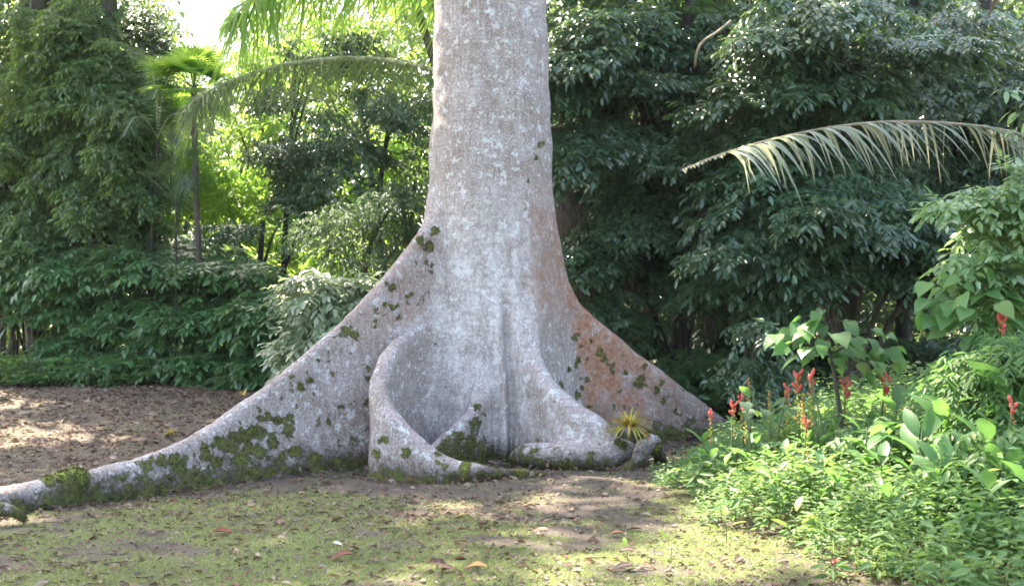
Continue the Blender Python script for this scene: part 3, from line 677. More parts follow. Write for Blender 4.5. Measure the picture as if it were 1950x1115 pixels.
tree('slanting_tree', 'leaning dark tree with slanted bare limbs left of the pale trunk', 'tree', 55, (gx(765, 26), 26), (gx(690, 26), 26, 6.6), .12,
     [(770, 200, 70, 40, 25.6, .8, 9), (800, 290, 30, 30, 25.4, .5, 2)], M_BLACK, M_DARK, group=GL, nl=3, L=.6, Wd=.5, H=.3, n=40, twig=.28, per=6, ll=.13, T=BROAD)
tree('young_tree', 'soft blue green young tree just left of the pale trunk', 'tree', 56, (gx(668, 20.5), 20.5), (gx(690, 20.5), 20.5, 3.6), .05,
     [(720, 370, 90, 55, 20, .7, 14), (650, 420, 60, 50, 19.9, .6, 8), (780, 420, 50, 80, 20.2, .6, 8), (700, 470, 70, 40, 19.8, .5, 6)], M_BARK, M_SOFT, group=GL, L=.5, Wd=.42, H=.2, n=34, twig=.24, per=7, ll=.09, T=LANCE, droop=.5)
tree('bare_stemmed_tree', 'short black trunk standing behind the hedge under a shining leafy bough', 'tree', 57, (gx(501, 22.5), 22.5), (gx(500, 22.5), 22.5, 3.45), .105,
     [(450, 432, 60, 14, 22, .4, 5), (540, 400, 40, 30, 22.3, .4, 3)], M_BLACK, M_DARK, group=GL, L=.5, Wd=.35, H=.08, n=26, twig=.26, per=6, ll=.13, nl=2)
GG = 'sunlit thicket trees behind the hedge'
for i, (px, Y, spec, lab) in enumerate([
    (440, 29, [(430, 330, 80, 70, 28.5, 1.2, 24), (470, 430, 70, 50, 28, 1, 10), (390, 290, 50, 40, 28, 1, 8)], 'bright yellow green sunlit tree just right of the slender fan palm'),
    (330, 30, [(320, 270, 45, 60, 29.5, 1, 10), (330, 400, 60, 60, 29, 1, 12)], 'sunlit yellow green tree between the vine clad tree and the fan palm'),
    (600, 30, [(590, 470, 70, 40, 28.5, 1, 12), (520, 400, 60, 60, 30, 1, 8)], 'low sunlit bush glowing right of the short black trunk'),
    (760, 31, [(780, 270, 60, 50, 30, 1.2, 12), (730, 240, 50, 50, 31, 1, 8), (700, 310, 60, 50, 31, 1, 8)], 'glowing sunlit tree touching the left side of the pale trunk'),
    (470, 33, [(480, 130, 80, 60, 32, 1.5, 14), (400, 160, 50, 50, 32, 1, 8), (600, 60, 140, 50, 33, 1.5, 14)], 'pale sunlit tree high behind the arching frond'),
    (490, 26, [(470, 482, 45, 18, 25, .8, 6)], 'low bright bush left of the short black trunk'),
    (680, 27, [(660, 480, 70, 30, 26.5, 1, 9), (620, 510, 40, 20, 26, .6, 4)], 'low glowing bush above the pale shining shrub'),
    (560, 31.5, [(560, 260, 110, 80, 31, 1.2, 16), (680, 390, 100, 70, 31, 1.2, 14), (540, 360, 50, 60, 30.5, 1, 8)], 'broad sunlit tree glowing through the gaps of the dark tree with small shining leaves')]):
    tree('sunlit_tree', lab, 'tree', 70 + i, (gx(px, Y), Y), (gx(px, Y) + .5, Y, max(2.0, P(px, spec[0][1], Y)[2])), .08, spec, M_BLACK, M_GLOW, group=GG, L=.6, Wd=.5, H=.2, n=20, twig=.34, per=6, ll=.19, T=BROAD, nl=4)

# tall canopy trees, crowns placed above the picture to shade the clearing
def canopy(name, label, seed, base, top, R, zc, zr, n, ll=.55, leaf=M_DARK):
    rng = np.random.default_rng(seed); base = np.array([base[0], base[1], float(g(*base))])
    q = nrm(rng.normal(0, 1, (n, 3))) * (rng.uniform(0, 1, (n, 1)) ** .4); cs = np.stack([top[0] + q[:, 0] * R, top[1] + q[:, 1] * R, zc + q[:, 2] * zr], 1)
    sh = cs - np.array(SUN_DIR) / SUN_DIR[2] * (cs[:, 2:3] - 2.2)
    cs = cs[~(((sh[:, 0] + 3.1) / 1.9) ** 2 + ((sh[:, 1] - 17.8) / 1.9) ** 2 < 1)]      # boughs left out so the sun reaches the pale shrub
    o = thing(name, label, 'tree', base)
    limbs(rng, base, (top[0], top[1], zc), .32, cs, 20).mesh('trunk', M_BARK, o)
    V, F = crown(rng, cs, (top[0], top[1]), 1.5, 1.0, .3, 34, .7, 6, ll, BROAD, az=0, toward=0)
    mesh('crown', V, F, leaf, o)
canopy('canopy_tree', 'tall trunk rising out of the picture behind the left hedge', 91, (-11.6, 25.5), (-8.6, 23.4), 7.0, 13.2, 3.2, 46)
canopy('canopy_tree', 'tall straight trunk hidden deep in the wood behind the pale trunk', 92, (-.5, 24.5), (-1.5, 23.2), 5.2, 13.4, 3.0, 24)
canopy('canopy_tree', 'tall forest trunk deep in the wood on the right', 93, (5.2, 26), (4.2, 24.5), 6.0, 14, 3.2, 20)

# the wood beyond, which reads as one mass
def far_wood(name, seed, n, xr, yr, hf, leaf, ll):
    rng = np.random.default_rng(seed); x = rng.uniform(*xr, n); y = rng.uniform(*yr, n); hmax = hf(x, y)
    z = rng.uniform(0, 1, n) ** .85 * hmax * (.86 + .14 * nz(x, y, 0, .9)); z = z + g(x, y)
    p = np.stack([x, y, z], 1); d = rng.normal(0, 1, (n, 3)) * [1, 1, .3]; d[:, 1] -= .5
    V, F = sprays(rng, p, nrm(d), .8, 6, ll, BROAD, .45, .3, .7)
    return kind(mesh(name, V, F, leaf), 'stuff', 'far wood closing the clearing behind the trees')
def hleft(x, y):
    pxx = 975 + FPX * x / y; low = sstep(300, 345, pxx) * (1 - sstep(440, 520, pxx))
    return (13.5 * (y / 38)) * (1 - low) + low * (1.6 + (600 - 135) / FPX * y)
far_wood('far_wood', 5, 24000, (-30, 24), (36, 46), hleft, M_VINE, .34)
far_wood('shaded_far_wood', 6, 5000, (.8, 16), (25, 30), lambda x, y: 11 + 0 * x, M_DARK, .30)
def hleft2(x, y):
    return 9.0 + 0 * x
far_wood('shaded_far_wood', 7, 3500, (-17, -8.6), (27, 31), hleft2, M_VINE, .22)

# ------------------------------------------------------------------ hedge of broad leaved shrubs on the left
GH = 'broad leaved shrubs along the left edge of the clearing'
def shrub(seed, px, Y, spec, lab, leaf=M_HEDGE, ll=.185, group=GH, stems=6, name='broad_leaved_shrub', n=36, L=.55, Wd=.40, per=8, T=OV, H=.05, toward=.6, twig=.34, r=.03, bark=M_BARK, droop=.28, flat=.88):
    if 101 <= seed <= 107 and seed != 106: Y += 1.6; spec = [(a, b_ - 16, c, d, e + 1.6, f, h + 2) for a, b_, c, d, e, f, h in spec]
    rng = np.random.default_rng(seed); b0 = np.array([gx(px, Y), Y, float(g(gx(px, Y), Y))]); o = thing(name, lab, 'shrub', b0, group)
    cs = region(rng, spec); b = B()
    for k, c in enumerate(cs[rng.permutation(len(cs))[:stems + 8]]):
        s = b0 + [rng.normal(0, .25), rng.normal(0, .2), -.05]; m = s + (c - s) * .45 + [0, 0, .2]
        b.add(*tube(curve([s, m, c], 8), r * np.linspace(1, .3, 8), 5))
    b.mesh('stem', bark, o)
    V, F = crown(rng, cs, (b0[0], b0[1] + .6), L, Wd, H, n, twig, per, ll, T, droop, .3, flat, -.10, toward); mesh('foliage', V, F, leaf, o)
    return o
shrub(101, 20, 21.5, [(20, 500, 80, 40, 20.8, .8, 14), (20, 560, 90, 40, 20.5, .5, 6)], 'broad leaved shrub with bare forked stems at the left edge', r=.035)
shrub(102, 150, 21.0, [(140, 500, 90, 42, 20.4, .9, 17), (150, 580, 90, 50, 20.2, .5, 9), (120, 660, 50, 25, 19.9, .4, 4)], 'broad leaved shrub below the second vine clad tree')
shrub(103, 290, 20.6, [(280, 510, 90, 40, 20, .9, 17), (280, 600, 90, 50, 19.8, .5, 12), (250, 680, 80, 25, 19.5, .4, 6)], 'broad leaved shrub in the middle of the hedge')
shrub(104, 420, 20.2, [(420, 525, 90, 38, 19.6, .9, 17), (420, 610, 100, 55, 19.4, .5, 15), (400, 690, 90, 25, 19.1, .4, 8)], 'broad leaved shrub in front of the slender fan palm')
shrub(105, 530, 19.6, [(520, 580, 60, 45, 19.0, .7, 11), (540, 650, 50, 40, 18.8, .5, 9), (490, 700, 60, 22, 18.6, .4, 5)], 'broad leaved shrub at the right end of the hedge')
shrub(106, 640, 18.6, [(650, 555, 75, 42, 17.9, .6, 14), (610, 610, 60, 40, 17.8, .5, 9), (700, 545, 35, 30, 18, .4, 4)], 'shrub with pale shining leaves touching the left buttress', leaf=M_PALEB, ll=.17, group=None)
shrub(107, 130, 23.5, [(110, 455, 100, 16, 22.6, .7, 10), (280, 470, 100, 14, 22.4, .7, 8), (260, 475, 40, 20, 22.0, .4, 4)], 'row of taller broad leaves showing behind the hedge')

# understorey on the right, behind the right buttress
GU = 'low dark shrubs under the trees on the right'
US = [(1160, 16.6, [(1165, 590, 50, 45, 16.3, .4, 8)], 'low shrub with small shining leaves above the right buttress', M_DARK, .13),
      (1330, 18, [(1300, 700, 100, 35, 17, .8, 12)], 'low shaded shrub beyond the end of the right buttress', M_HEDGE, .16),
      (1450, 17, [(1450, 710, 80, 30, 16.4, .7, 10)], 'low shaded shrub behind the red flowers', M_HEDGE, .16),
      (1440, 14, [(1425, 620, 26, 22, 13.6, .2, 3), (1460, 670, 30, 30, 13.6, .2, 3)], 'small shrub with white shining leaves left of the heart leaved plant', M_DARK, .10),
      (1560, 19, [(1540, 680, 90, 40, 18, .8, 12)], 'low shaded shrub behind the bare brown trunk', M_DARK, .17),
      (1720, 18, [(1720, 650, 90, 60, 17, .8, 14)], 'dark shrub between the heart leaved plants', M_DARK, .17),
      (1260, 21, [(1240, 640, 90, 60, 20, .8, 12)], 'dark shrub among the shaded trunks', M_DARK, .18),
      (1420, 23, [(1420, 620, 120, 60, 22, .8, 12)], 'dark shrub deep in the wood on the right', M_DARK, .2)]
for i, (px, Y, sp, lab, lf, ll) in enumerate(US):
    shrub(120 + i, px, Y, sp, lab, leaf=lf, ll=ll, group=GU, stems=3, name='understorey_shrub', L=.45, Wd=.35, n=24, r=.015, twig=.26)

# ------------------------------------------------------------------ palms
def frond(rng, pts, n=70, L=.9, w=.016, hang=.6, mat=M_PALM, rmat=M_RACH, r0=.03, parent=None, fwd=.5, side_k=.8, env=None, skip=0.0, name='frond', up=.0):
    """a feather leaf: rachis through pts (base to tip) with paired leaflets"""
    c = curve(pts, n); T = nrm(np.gradient(c, axis=0)); t = np.linspace(0, 1, n)
    s = nrm(np.cross(T, [0, 0, 1.0])); rb = B(); rb.add(*tube(c[::3], (r0 * (1.05 - t) ** .8 + .003)[::3], 6))
    e = np.sin(np.clip((t - .04) / .96, 0, 1) * math.pi) ** .55 if env is None else env(t)
    lb = B()
    for sg in (-1, 1):
        k = (rng.uniform(0, 1, n) > skip) & (t > .05)
        d = T * fwd + s * (sg * side_k) + rng.normal(0, .09, (n, 3)) + np.array([0, 0, up])
        wd = np.cross(d, s * 0 + [0, 0, 1.0]) * .45 + T * .8 + rng.normal(0, .25, (n, 3))
        lb.add(*ribbons(c[k], d[k], wd[k], (L * e * rng.uniform(.85 if skip == 0 else .55, 1.12, n))[k], w, hang * rng.uniform(.8, 1.2, k.sum()), 6))
    o = rb.mesh(name, rmat, parent)
    lb.mesh('leaflets', mat, o)
    return o
rng = np.random.default_rng(200)
# big feather palm hidden behind the pale trunk: its left fronds arch into view
PX, PY = gx(1108, 17.5), 17.0
PC = P(1035, 205, 17); pal = thing('feather_palm', 'big feather palm behind the pale trunk with fronds arching to the left', 'palm', (PX, PY, float(g(PX, PY))))
b = B(); tz = np.linspace(-.2, 4.3, 40); b.add(*tube(np.stack([PX + (PC[0] - PX) * (tz / 4.3) ** 2, np.full(40, PY), tz], 1), .26 + .05 * np.sin(tz * 9) + .03 * np.sin(tz * 23), 14, .08)); b.mesh('trunk', barkmat('fibrous palm bark', (.06, .045, .035), (.17, .13, .10), 18), pal)
frond(rng, [P(1035, 205, 17), P(960, 175, 16.6), P(830, 135, 16.2), P(700, 112, 15.8), P(560, 120, 15.3), P(450, 150, 14.9), P(385, 182, 14.7), P(345, 215, 14.5)], 240, .62, .017, .9, parent=pal, r0=.045, fwd=.15, side_k=.26,
      env=lambda t: np.clip(.55 + .8 * t, 0, 1.0) * np.clip((1.02 - t) * 5, .15, 1))
frond(rng, [P(1035, 190, 17), P(960, 60, 16.6), P(830, -10, 16.2), P(700, -45, 15.6), P(560, -40, 15.1), P(480, 0, 14.8), P(430, 50, 14.6)], 280, .88, .021, .95, mat=M_FAN, parent=pal, r0=.045, fwd=.15, side_k=.26,
      env=lambda t: np.clip(.55 + .8 * t, 0, 1.0) * np.clip((1.02 - t) * 5, .2, 1))
for a_, b_, c_ in ((-.6, 2.6, 2.2), (-1.0, 2.0, 3.0), (.1, 1.4, 3.6)):
    frond(rng, [(PC[0], PY, 4.2), (PC[0] + a_ * .4, PY + b_ * .4, 4.2 + c_), (PC[0] + a_, PY + b_, 4.5 + c_), (PC[0] + a_ * 1.8, PY + b_ * 1.8, 3.6 + c_)], 60, .9, .02, .9, parent=pal, fwd=.3, side_k=.5)
for k in range(5):   # dead fronds hanging down the trunk
    a_ = rng.uniform(-2.9, .2); r_ = rng.uniform(.3, .55); cx_, sy_ = math.cos(a_), math.sin(a_)
    z0_ = rng.uniform(2.7, 3.5)
    frond(rng, [(PX, PY, z0_), (PX + cx_ * r_, PY + sy_ * r_, z0_ - .1), (PX + cx_ * r_ * 1.5, PY + sy_ * r_ * 1.5, z0_ - 1.0), (PX + cx_ * r_ * 1.3, PY + sy_ * r_ * 1.3, z0_ - 2.0)], 34, .5, .013, .8, M_DEAD, M_BARK, .014, pal, name='dead_frond', fwd=.7, side_k=.4)
# dry frond reaching in from a palm that stands off to the right
QX, QY = 6.6, 11.2
pr = thing('leaning_palm', 'palm whose dry greyish frond hangs across the right side', 'palm', (QX, QY, float(g(QX, QY))))
b = B(); b.add(*tube(curve([(QX, QY, -.1), (QX + .05, QY, 1.5), (QX - .1, QY, 3.1)], 14), .14, 10, .08)); b.mesh('trunk', M_BARK, pr)
frond(rng, [(QX - .1, QY, 3.05), P(2080, 300, 10.4), P(1950, 258, 10.0), P(1840, 238, 9.8), P(1700, 232, 9.6), P(1580, 243, 9.5), P(1460, 268, 9.4), P(1370, 295, 9.35), P(1300, 322, 9.3)], 110, .42, .020, .95, M_DRY, M_TWIG, .016, pr, fwd=-.42, side_k=.30,
      env=lambda t: np.clip(1.25 - .2 * t, 0, 1) * np.where(t > .86, .08, 1), skip=.12, name='dry_frond')
frond(rng, [(QX, QY, 3.1), (QX + .6, QY - .3, 4.0), (QX + 1.6, QY - .8, 4.2), (QX + 2.6, QY - 1.2, 3.4)], 60, .6, .018, .8, parent=pr)
# hanging frond at the top right corner
frond(rng, [P(2080, -80, 13), P(1990, -60, 12.8), P(1940, -40, 12.6), P(1900, -10, 12.5)], 40, .4, .014, .9, M_DEAD, M_TWIG, .015, pr, name='dry_frond')

def fan_leaf(rng, c, ax, R, n=26, spread=2.5, mat=M_FAN, parent=None, droop=.25, w=.022, name='fan_leaf', stalk=None):
    """a palmate leaf: ribbons radiating from c in the plane around ax"""
    ax = nrm(ax); s = nrm(np.cross(ax, [0.01, 0, 1.0])); a = np.linspace(-spread, spread, n)
    d = ax * np.cos(a)[:, None] + s * np.sin(a)[:, None]; wd = ax * -np.sin(a)[:, None] + s * np.cos(a)[:, None]
    V, F = ribbons(np.repeat([c], n, 0), d, wd, R * (1 - .12 * np.abs(a) / spread) * rng.uniform(.92, 1.05, n), w * R * 1.6, droop, 5)
    return mesh(name, V, F, mat, parent)
fx, fy = gx(374, 20.8), 20.8
fp = thing('fan_palm', 'slender fan palm with a bright green tuft under the gap of sky', 'palm', (fx, fy, float(g(fx, fy))))
tt = curve([(fx, fy, -.1), (gx(380, fy), fy, 2.2), (gx(372, fy), fy, 3.7), P(369, 170, fy)], 26)
b = B(); b.add(*tube(tt, .055 + .012 * np.sin(np.arange(26) * 2.1), 8)); b.mesh('trunk', M_BARK, fp)
top = P(369, 168, fy)
for k in range(20):
    a_ = k * 2.399; e_ = rng.uniform(.5, 1.5) if k < 14 else rng.uniform(-.6, .1); d_ = np.array([math.cos(a_) * math.cos(e_), math.sin(a_) * math.cos(e_), math.sin(e_)])
    c_ = top + d_ * rng.uniform(.3, .5)
    fl_ = fan_leaf(rng, c_, d_, rng.uniform(.62, .82), 26, 1.5, M_FAN, fp)
    b = B(); b.add(*tube(curve([top, (top + c_) / 2, c_], 4), .009, 5)); b.mesh('leaf_stalk', M_STEM, fl_)
fl2x = gx(330, 20.2)
fq = thing('young_fan_palm', 'young fan palm with round grey green leaves left of the slender trunk', 'palm', (fl2x, 20.2, float(g(fl2x, 20.2))))
b = B(); b.add(*tube(curve([(fl2x, 20.2, -.05), (fl2x + .05, 20.2, 1.6), P(335, 380, 20.2)], 12), .018, 7)); b.mesh('trunk', M_BLACK, fq)
ctr = P(335, 380, 20.2)
for (px, py, yy, R_) in ((322, 322, 19.9, .42), (366, 292, 19.8, .34), (300, 350, 20.4, .4), (352, 350, 20.6, .4), (330, 265, 20.5, .35)):
    c_ = P(px, py, yy); fl_ = fan_leaf(rng, c_, nrm(c_ - ctr) + [0, -.5, .1], R_, 26, 2.9, M_SOFT, fq, .12)
    b = B(); b.add(*tube(curve([ctr, (ctr + c_) / 2 + [0, 0, .1], c_], 5), .008, 5)); b.mesh('leaf_stalk', M_STEM, fl_)
# feather palm with whitish shining fronds left of the fan palm
wx = gx(285, 21.2)
wp = thing('feather_palm', 'small feather palm with whitish shining fronds left of the fan palm', 'palm', (wx, 21.2, float(g(wx, 21.2))))
b = B(); b.add(*tube(curve([(wx, 21.2, -.05), (wx, 21.2, 2.2), P(300, 270, 21.2)], 12), .03, 7)); b.mesh('trunk', M_BLACK, wp)
c0 = P(300, 262, 21.2)
for pts in ([(295, 180, 21), (285, 115, 20.8), (250, 98, 20.6)], [(310, 180, 21), (330, 130, 20.8), (345, 140, 20.5)], [(320, 225, 20.9), (345, 215, 20.6), (360, 235, 20.4)], [(280, 230, 20.8), (255, 225, 20.5), (235, 260, 20.3)], [(300, 200, 20.6), (300, 170, 20.2), (290, 190, 19.7)]):
    frond(rng, [c0] + [P(*q) for q in pts], 40, .38, .013, .5, M_SOFT, M_RACH, .012, wp)

# the great tree's high crown, out of view, shaped to shade the left foreground
rngc = np.random.default_rng(95); q = nrm(rngc.normal(0, 1, (95, 3))) * (rngc.uniform(0, 1, (95, 1)) ** .45)
q[:, 0] = np.where(q[:, 0] > .1, q[:, 0] * .45, q[:, 0])
csc = np.stack([TX - 2.5 + q[:, 0] * 9.5, TY + 3.0 + q[:, 1] * 7.0, 19.5 + q[:, 2] * 2.6], 1)
sh_ = csc - np.array(SUN_DIR) / SUN_DIR[2] * csc[:, 2:3]
bad = (sh_[:, 0] > .6) & (sh_[:, 0] < 7) & (sh_[:, 1] > 5.5) & (sh_[:, 1] < 12.5) & (rngc.uniform(0, 1, len(csc)) < .85); csc = csc[~bad]  # most boughs shading the herb bed are left out to keep it sunlit
limbs(rngc, (TX - .15, TY, 16), (TX - .4, TY + .5, 20.5), .34, csc, 26).mesh('limbs', M_PALE, CEIBA)
V, F = crown(rngc, csc, (TX, TY), 1.5, 1.0, .3, 30, .7, 6, .5, BROAD, az=0, toward=0); mesh('crown', V, F, M_VINE, CEIBA)

vb = B(); vb.add(*tube(curve([P(1392, 40, 15.4), P(1365, 62, 15.2), P(1338, 80, 15.1), P(1326, 105, 15.1), P(1324, 128, 15.2)], 14), .018, 6))
tag(vb.mesh('hanging_vine', M_TWIG, loc=P(1340, 80, 15.1)), 'bare pale vine curving out of the dark leaves right of the pale trunk', 'vine')
# ------------------------------------------------------------------ plants at the right front
M_PALEB2 = leafmat('pale glossy leaves', [(.12, .22, .10), (.17, .29, .14), (.22, .34, .18), (.14, .26, .08)], .4, (.45, .68, .14), .28, .9)
HEART = tmpl([(-.08, .22), (.0, .36), (.12, .45), (.28, .47), (.45, .42), (.62, .32), (.78, .19), (.9, .09), (1.05, .0)], .16, .30)
CANNA = tmpl([(0, .015), (.12, .10), (.35, .19), (.6, .20), (.82, .12), (1, .0)], .35, .38)
rng = np.random.default_rng(300)
def in_bed(x, y):
    edge = np.where(y > 8.7, 1.46 + .12 * np.sin(y * 2.3) + .10 * np.clip(y - 10.5, 0, 9), 1.46 + (8.7 - y) * .32 + .12 * np.sin(y * 5)) + .35 * np.clip(y - 11, 0, 5)
    return x - edge
def bed_h(x, y):
    e = in_bed(x, y); return np.clip(.16 + .36 * np.clip(e, 0, 1.8) + .16 * nz(x, y, 0, 2.2) + .08 * nz(x, y, 0, 5.0, 1), .07, 1.0)
# fine leaved ground cover
def build_cover():
    n = 7000; x = rng.uniform(1.2, 7.5, n); y = rng.uniform(5.8, 13.2, n); e = in_bed(x, y); k = (e > .04 + .13 * rng.normal(0, 1, n)) & (x < y * .5 + .4); x, y = x[k], y[k]
    hh = bed_h(x, y) * rng.uniform(.75, 1.15, len(x)); zt = g(x, y)
    b = B()
    m = 19
    lean = rng.normal(0, .22, (len(x), 2)); ph = rng.uniform(0, 6.28, len(x))
    sz = rng.choice([.030, .045, .075], len(x), p=[.45, .35, .2])
    for j in range(m):
        t = .22 + .78 * (j + .5) / m
        p = np.stack([x + lean[:, 0] * hh * t * 1.2, y + lean[:, 1] * hh * t * 1.2, zt + hh * t], 1)
        a = ph + j * 2.4; d = np.stack([np.cos(a), np.sin(a), .15 + 0 * a], 1) + rng.normal(0, .25, (len(x), 3))
        p = p + d * .02
        up = np.array([0, -.15, 1.0]) + rng.normal(0, .35, (len(x), 3))
        V, F = inst(rhomb(.17, .25, .25), p, d, up, 1.15 * sz * rng.uniform(.8, 1.5, len(x))); b.add(V, F)
    o = b.mesh('ground_cover', M_FERN); kind(o, 'stuff', 'fine leaved herbs covering the ground at the right')
build_cover()
def herb_tuft():
    n = 2600; x = rng.uniform(2.0, 5.6, n); y = rng.uniform(5.6, 8.6, n); e = in_bed(x, y); k = (e > -.1) & (x < y * .48 + .3); x, y = x[k], y[k]
    base = np.stack([x, y, g(x, y)], 1); a = rng.uniform(0, 6.28, len(x))
    d = np.stack([np.cos(a) * .5, np.sin(a) * .5, np.full(len(x), 1.0)], 1)
    V, F = ribbons(base, d, np.stack([-np.sin(a), np.cos(a), 0 * a], 1), rng.uniform(.18, .42, len(x)), .0035, rng.uniform(.2, .7, len(x)), 5)
    kind(mesh('tall_grass', V, F, M_GRASS), 'stuff', 'thin grass blades among the herbs at the lower right')
herb_tuft()

# broad leaved herb: stem and big folded leaves
def herb_proto(seed, nleaf, hgt, ll, T=CANNA, tm=.98):
    r = np.random.default_rng(seed); pts = curve([(0, 0, 0), (r.normal(0, .03) * hgt, r.normal(0, .03) * hgt, hgt * .5), (r.normal(0, .07) * hgt, r.normal(0, .07) * hgt, hgt)], 8)
    st = tube(pts, .008 * min(1, hgt / .3) * np.linspace(1, .5, 8), 5); lv = []
    for k in range(nleaf):
        t = .25 + (tm - .25) * k / max(1, nleaf - 1); p = pts[int(t * 7)]; a = k * 2.4 + r.uniform(-.4, .4); e = .25 + .7 * t + r.normal(0, .15)
        d = np.array([math.cos(a) * math.cos(e), math.sin(a) * math.cos(e), math.sin(e)]); q = p + d * .04
        lv.append(inst(T, q[None], d[None], np.array([[0, 0, 1.0]]) + r.normal(0, .2, (1, 3)) + d * -.2, np.array([ll * r.uniform(.75, 1.15)])))
    return st, lv
def mk_herb(name, label, seed, nleaf, hgt, ll, T=CANNA, mat=None, flower=False, group=None, cat='plant'):
    st, lv = herb_proto(seed, nleaf, hgt, ll, T, .62 if flower else .98); o = thing(name, label, cat, (0, 0, 0), group)
    mesh('stem', st[0], st[1], M_STEM, o)
    for V, F in lv: mesh('leaf', V, F, mat or M_HERB, o)
    if flower:
        r = np.random.default_rng(seed + 1); top = st[0][-5:].mean(0); b = B()
        n = 4 if flower < 3 else 6
        for k in range(n):
            a = k * 2.4; el_ = r.uniform(.5, 1.2); d = np.array([math.cos(a) * math.cos(el_), math.sin(a) * math.cos(el_), math.sin(el_)])
            s0 = top - [0, 0, .015 * k]; L_ = r.uniform(.022, .042)
            b.add(*tube(curve([s0, s0 + d * L_ * .5, s0 + d * L_ + [0, 0, .012]], 5), [.003, .005, .007, .009, .004], 6, .1))
        b.mesh('flower', M_RED, o)
        b = B()
        for k in range(14):
            a = k * 2.4; s0 = top - [0, 0, .02 + .016 * k]; d = np.array([math.cos(a), math.sin(a), .8])
            b.add(*tube(curve([s0, s0 + d * .008, s0 + d * .018], 3), [.004, .006, .002], 5))
        b.mesh('bud', M_BROM, o)
    return o
def dup(root, loc, rz, s, label=None, name=None):
    r = root.copy(); C.objects.link(r); r.location = [float(v) for v in loc]; r.rotation_euler = (0, 0, rz); r.scale = (s, s, s)
    if label: r['label'] = label
    for ch in list(root.children):
        c = ch.copy(); C.objects.link(c); c.parent = r
    return r
def place(proto, used, loc, rz, s, label=None):
    if not used[0]:
        used[0] = True; proto.location = [float(v) for v in loc]; proto.rotation_euler = (0, 0, rz); proto.scale = (s, s, s)
        if label: proto['label'] = label
        return proto
    return dup(proto, loc, rz, s, label)
GB = 'broad leaved herbs in the bed at the right'
protos = [(mk_herb('broad_leaved_herb', 'broad leaved green herb growing out of the fine ground cover at the right', 310 + i, 8 + i % 3, .55, .21, group=GB), [False]) for i in range(4)]
spots = []
for k in range(900):
    x = rng.uniform(1.4, 6.0); y = rng.uniform(6.8, 12.4); e = float(in_bed(x, y))
    if e < .22 or x > y * .47 or (y < 7.4 and e < .7): continue
    if rng.uniform() > .35 + .5 * sstep(7.4, 9.3, y): continue
    if any((x - a) ** 2 + (y - b_) ** 2 < .085 for a, b_ in spots): continue
    spots.append((x, y))
for i, (x, y) in enumerate(spots):
    p, u = protos[i % 4]; e = float(in_bed(x, y))
    place(p, u, (x, y, g(x, y)), rng.uniform(0, 6.28), (.62 + .45 * min(1, e / 1.8)) * rng.uniform(.75, 1.2))
# the big upright paddle leaf plant
pd = mk_herb('paddle_leaved_plant', 'plant with one big upright bright green paddle leaf near the right edge', 350, 5, .42, .34, tmpl([(0, .03), (.15, .16), (.4, .26), (.7, .27), (.9, .18), (1, .05)], .3, .12))
q = G(1805, 985); pd.location = [float(v) for v in q]
for i, (px, py, Y, sc) in enumerate([(1385, 868, 9.6, .8), (1700, 735, 8.9, 1.15), (1860, 930, 7.6, .9), (1925, 760, 8.0, 1.25), (1590, 800, 9.4, 1.0), (1470, 850, 9.3, .9), (1740, 790, 7.9, 1), (1800, 760, 8.0, 1), (1860, 800, 7.6, 1), (1900, 850, 7.2, 1), (1780, 850, 7.4, 1), (1680, 850, 7.8, 1), (1930, 700, 7.9, 1), (1640, 790, 8.4, 1), (1840, 720, 8.1, 1), (1560, 860, 8.2, 1), (1700, 920, 7.3, 1)]):
    w_ = P(px, py, Y); p, u = protos[i % 4]; zg = float(g(w_[0], w_[1])); place(p, u, (w_[0], w_[1], zg), rng.uniform(0, 6), max(.5, (w_[2] - zg) / .62))

# red flowering spikes
FL = [(1360, 780, 9.9, 'leftmost red flower spike, low beside the end of the right buttress'), (1398, 762, 9.8, 'second red flower spike from the left'),
      (1412, 745, 10.1, 'pinkish red spike just behind the second one from the left'), (1432, 772, 9.5, 'red flower cluster among round pale leaves'), (1486, 732, 9.6, 'thin spike with a small forked red flower'),
      (1537, 702, 9.4, 'tall red flower spike, left of the tallest pair'), (1562, 706, 9.2, 'tall red flower spike, right of the tallest pair'), (1600, 716, 9.5, 'small red spike just left of the bare trunk'),
      (1535, 795, 8.6, 'low red flower in the middle of the broad leaves'), (1885, 588, 8.6, 'high red flower among the heart leaves at the right edge'), (1920, 757, 7.6, 'single red flower lying among leaves at the right edge'), (1671, 708, 9.4, 'tiny red flower under the heart leaved plant')]
fproto = None; GF = 'red flower spikes'
f1 = mk_herb('red_flower_spike', 'x', 371, 5, .60, .15, flower=1, group=GF); f2 = mk_herb('red_flower_spike', 'x', 373, 5, .60, .14, flower=3, group=GF); us = [[False], [False]]
for i, (px, py, Y, lab) in enumerate(FL):
    w_ = P(px, py, Y); zg = float(g(w_[0], w_[1])); s = (w_[2] - zg) / .63
    s = min(s, 1.7); k = i % 2
    place((f1, f2)[k], us[k], (w_[0], w_[1], zg if s < 1.7 else w_[2] - .63 * s), rng.uniform(0, 6), s, lab)
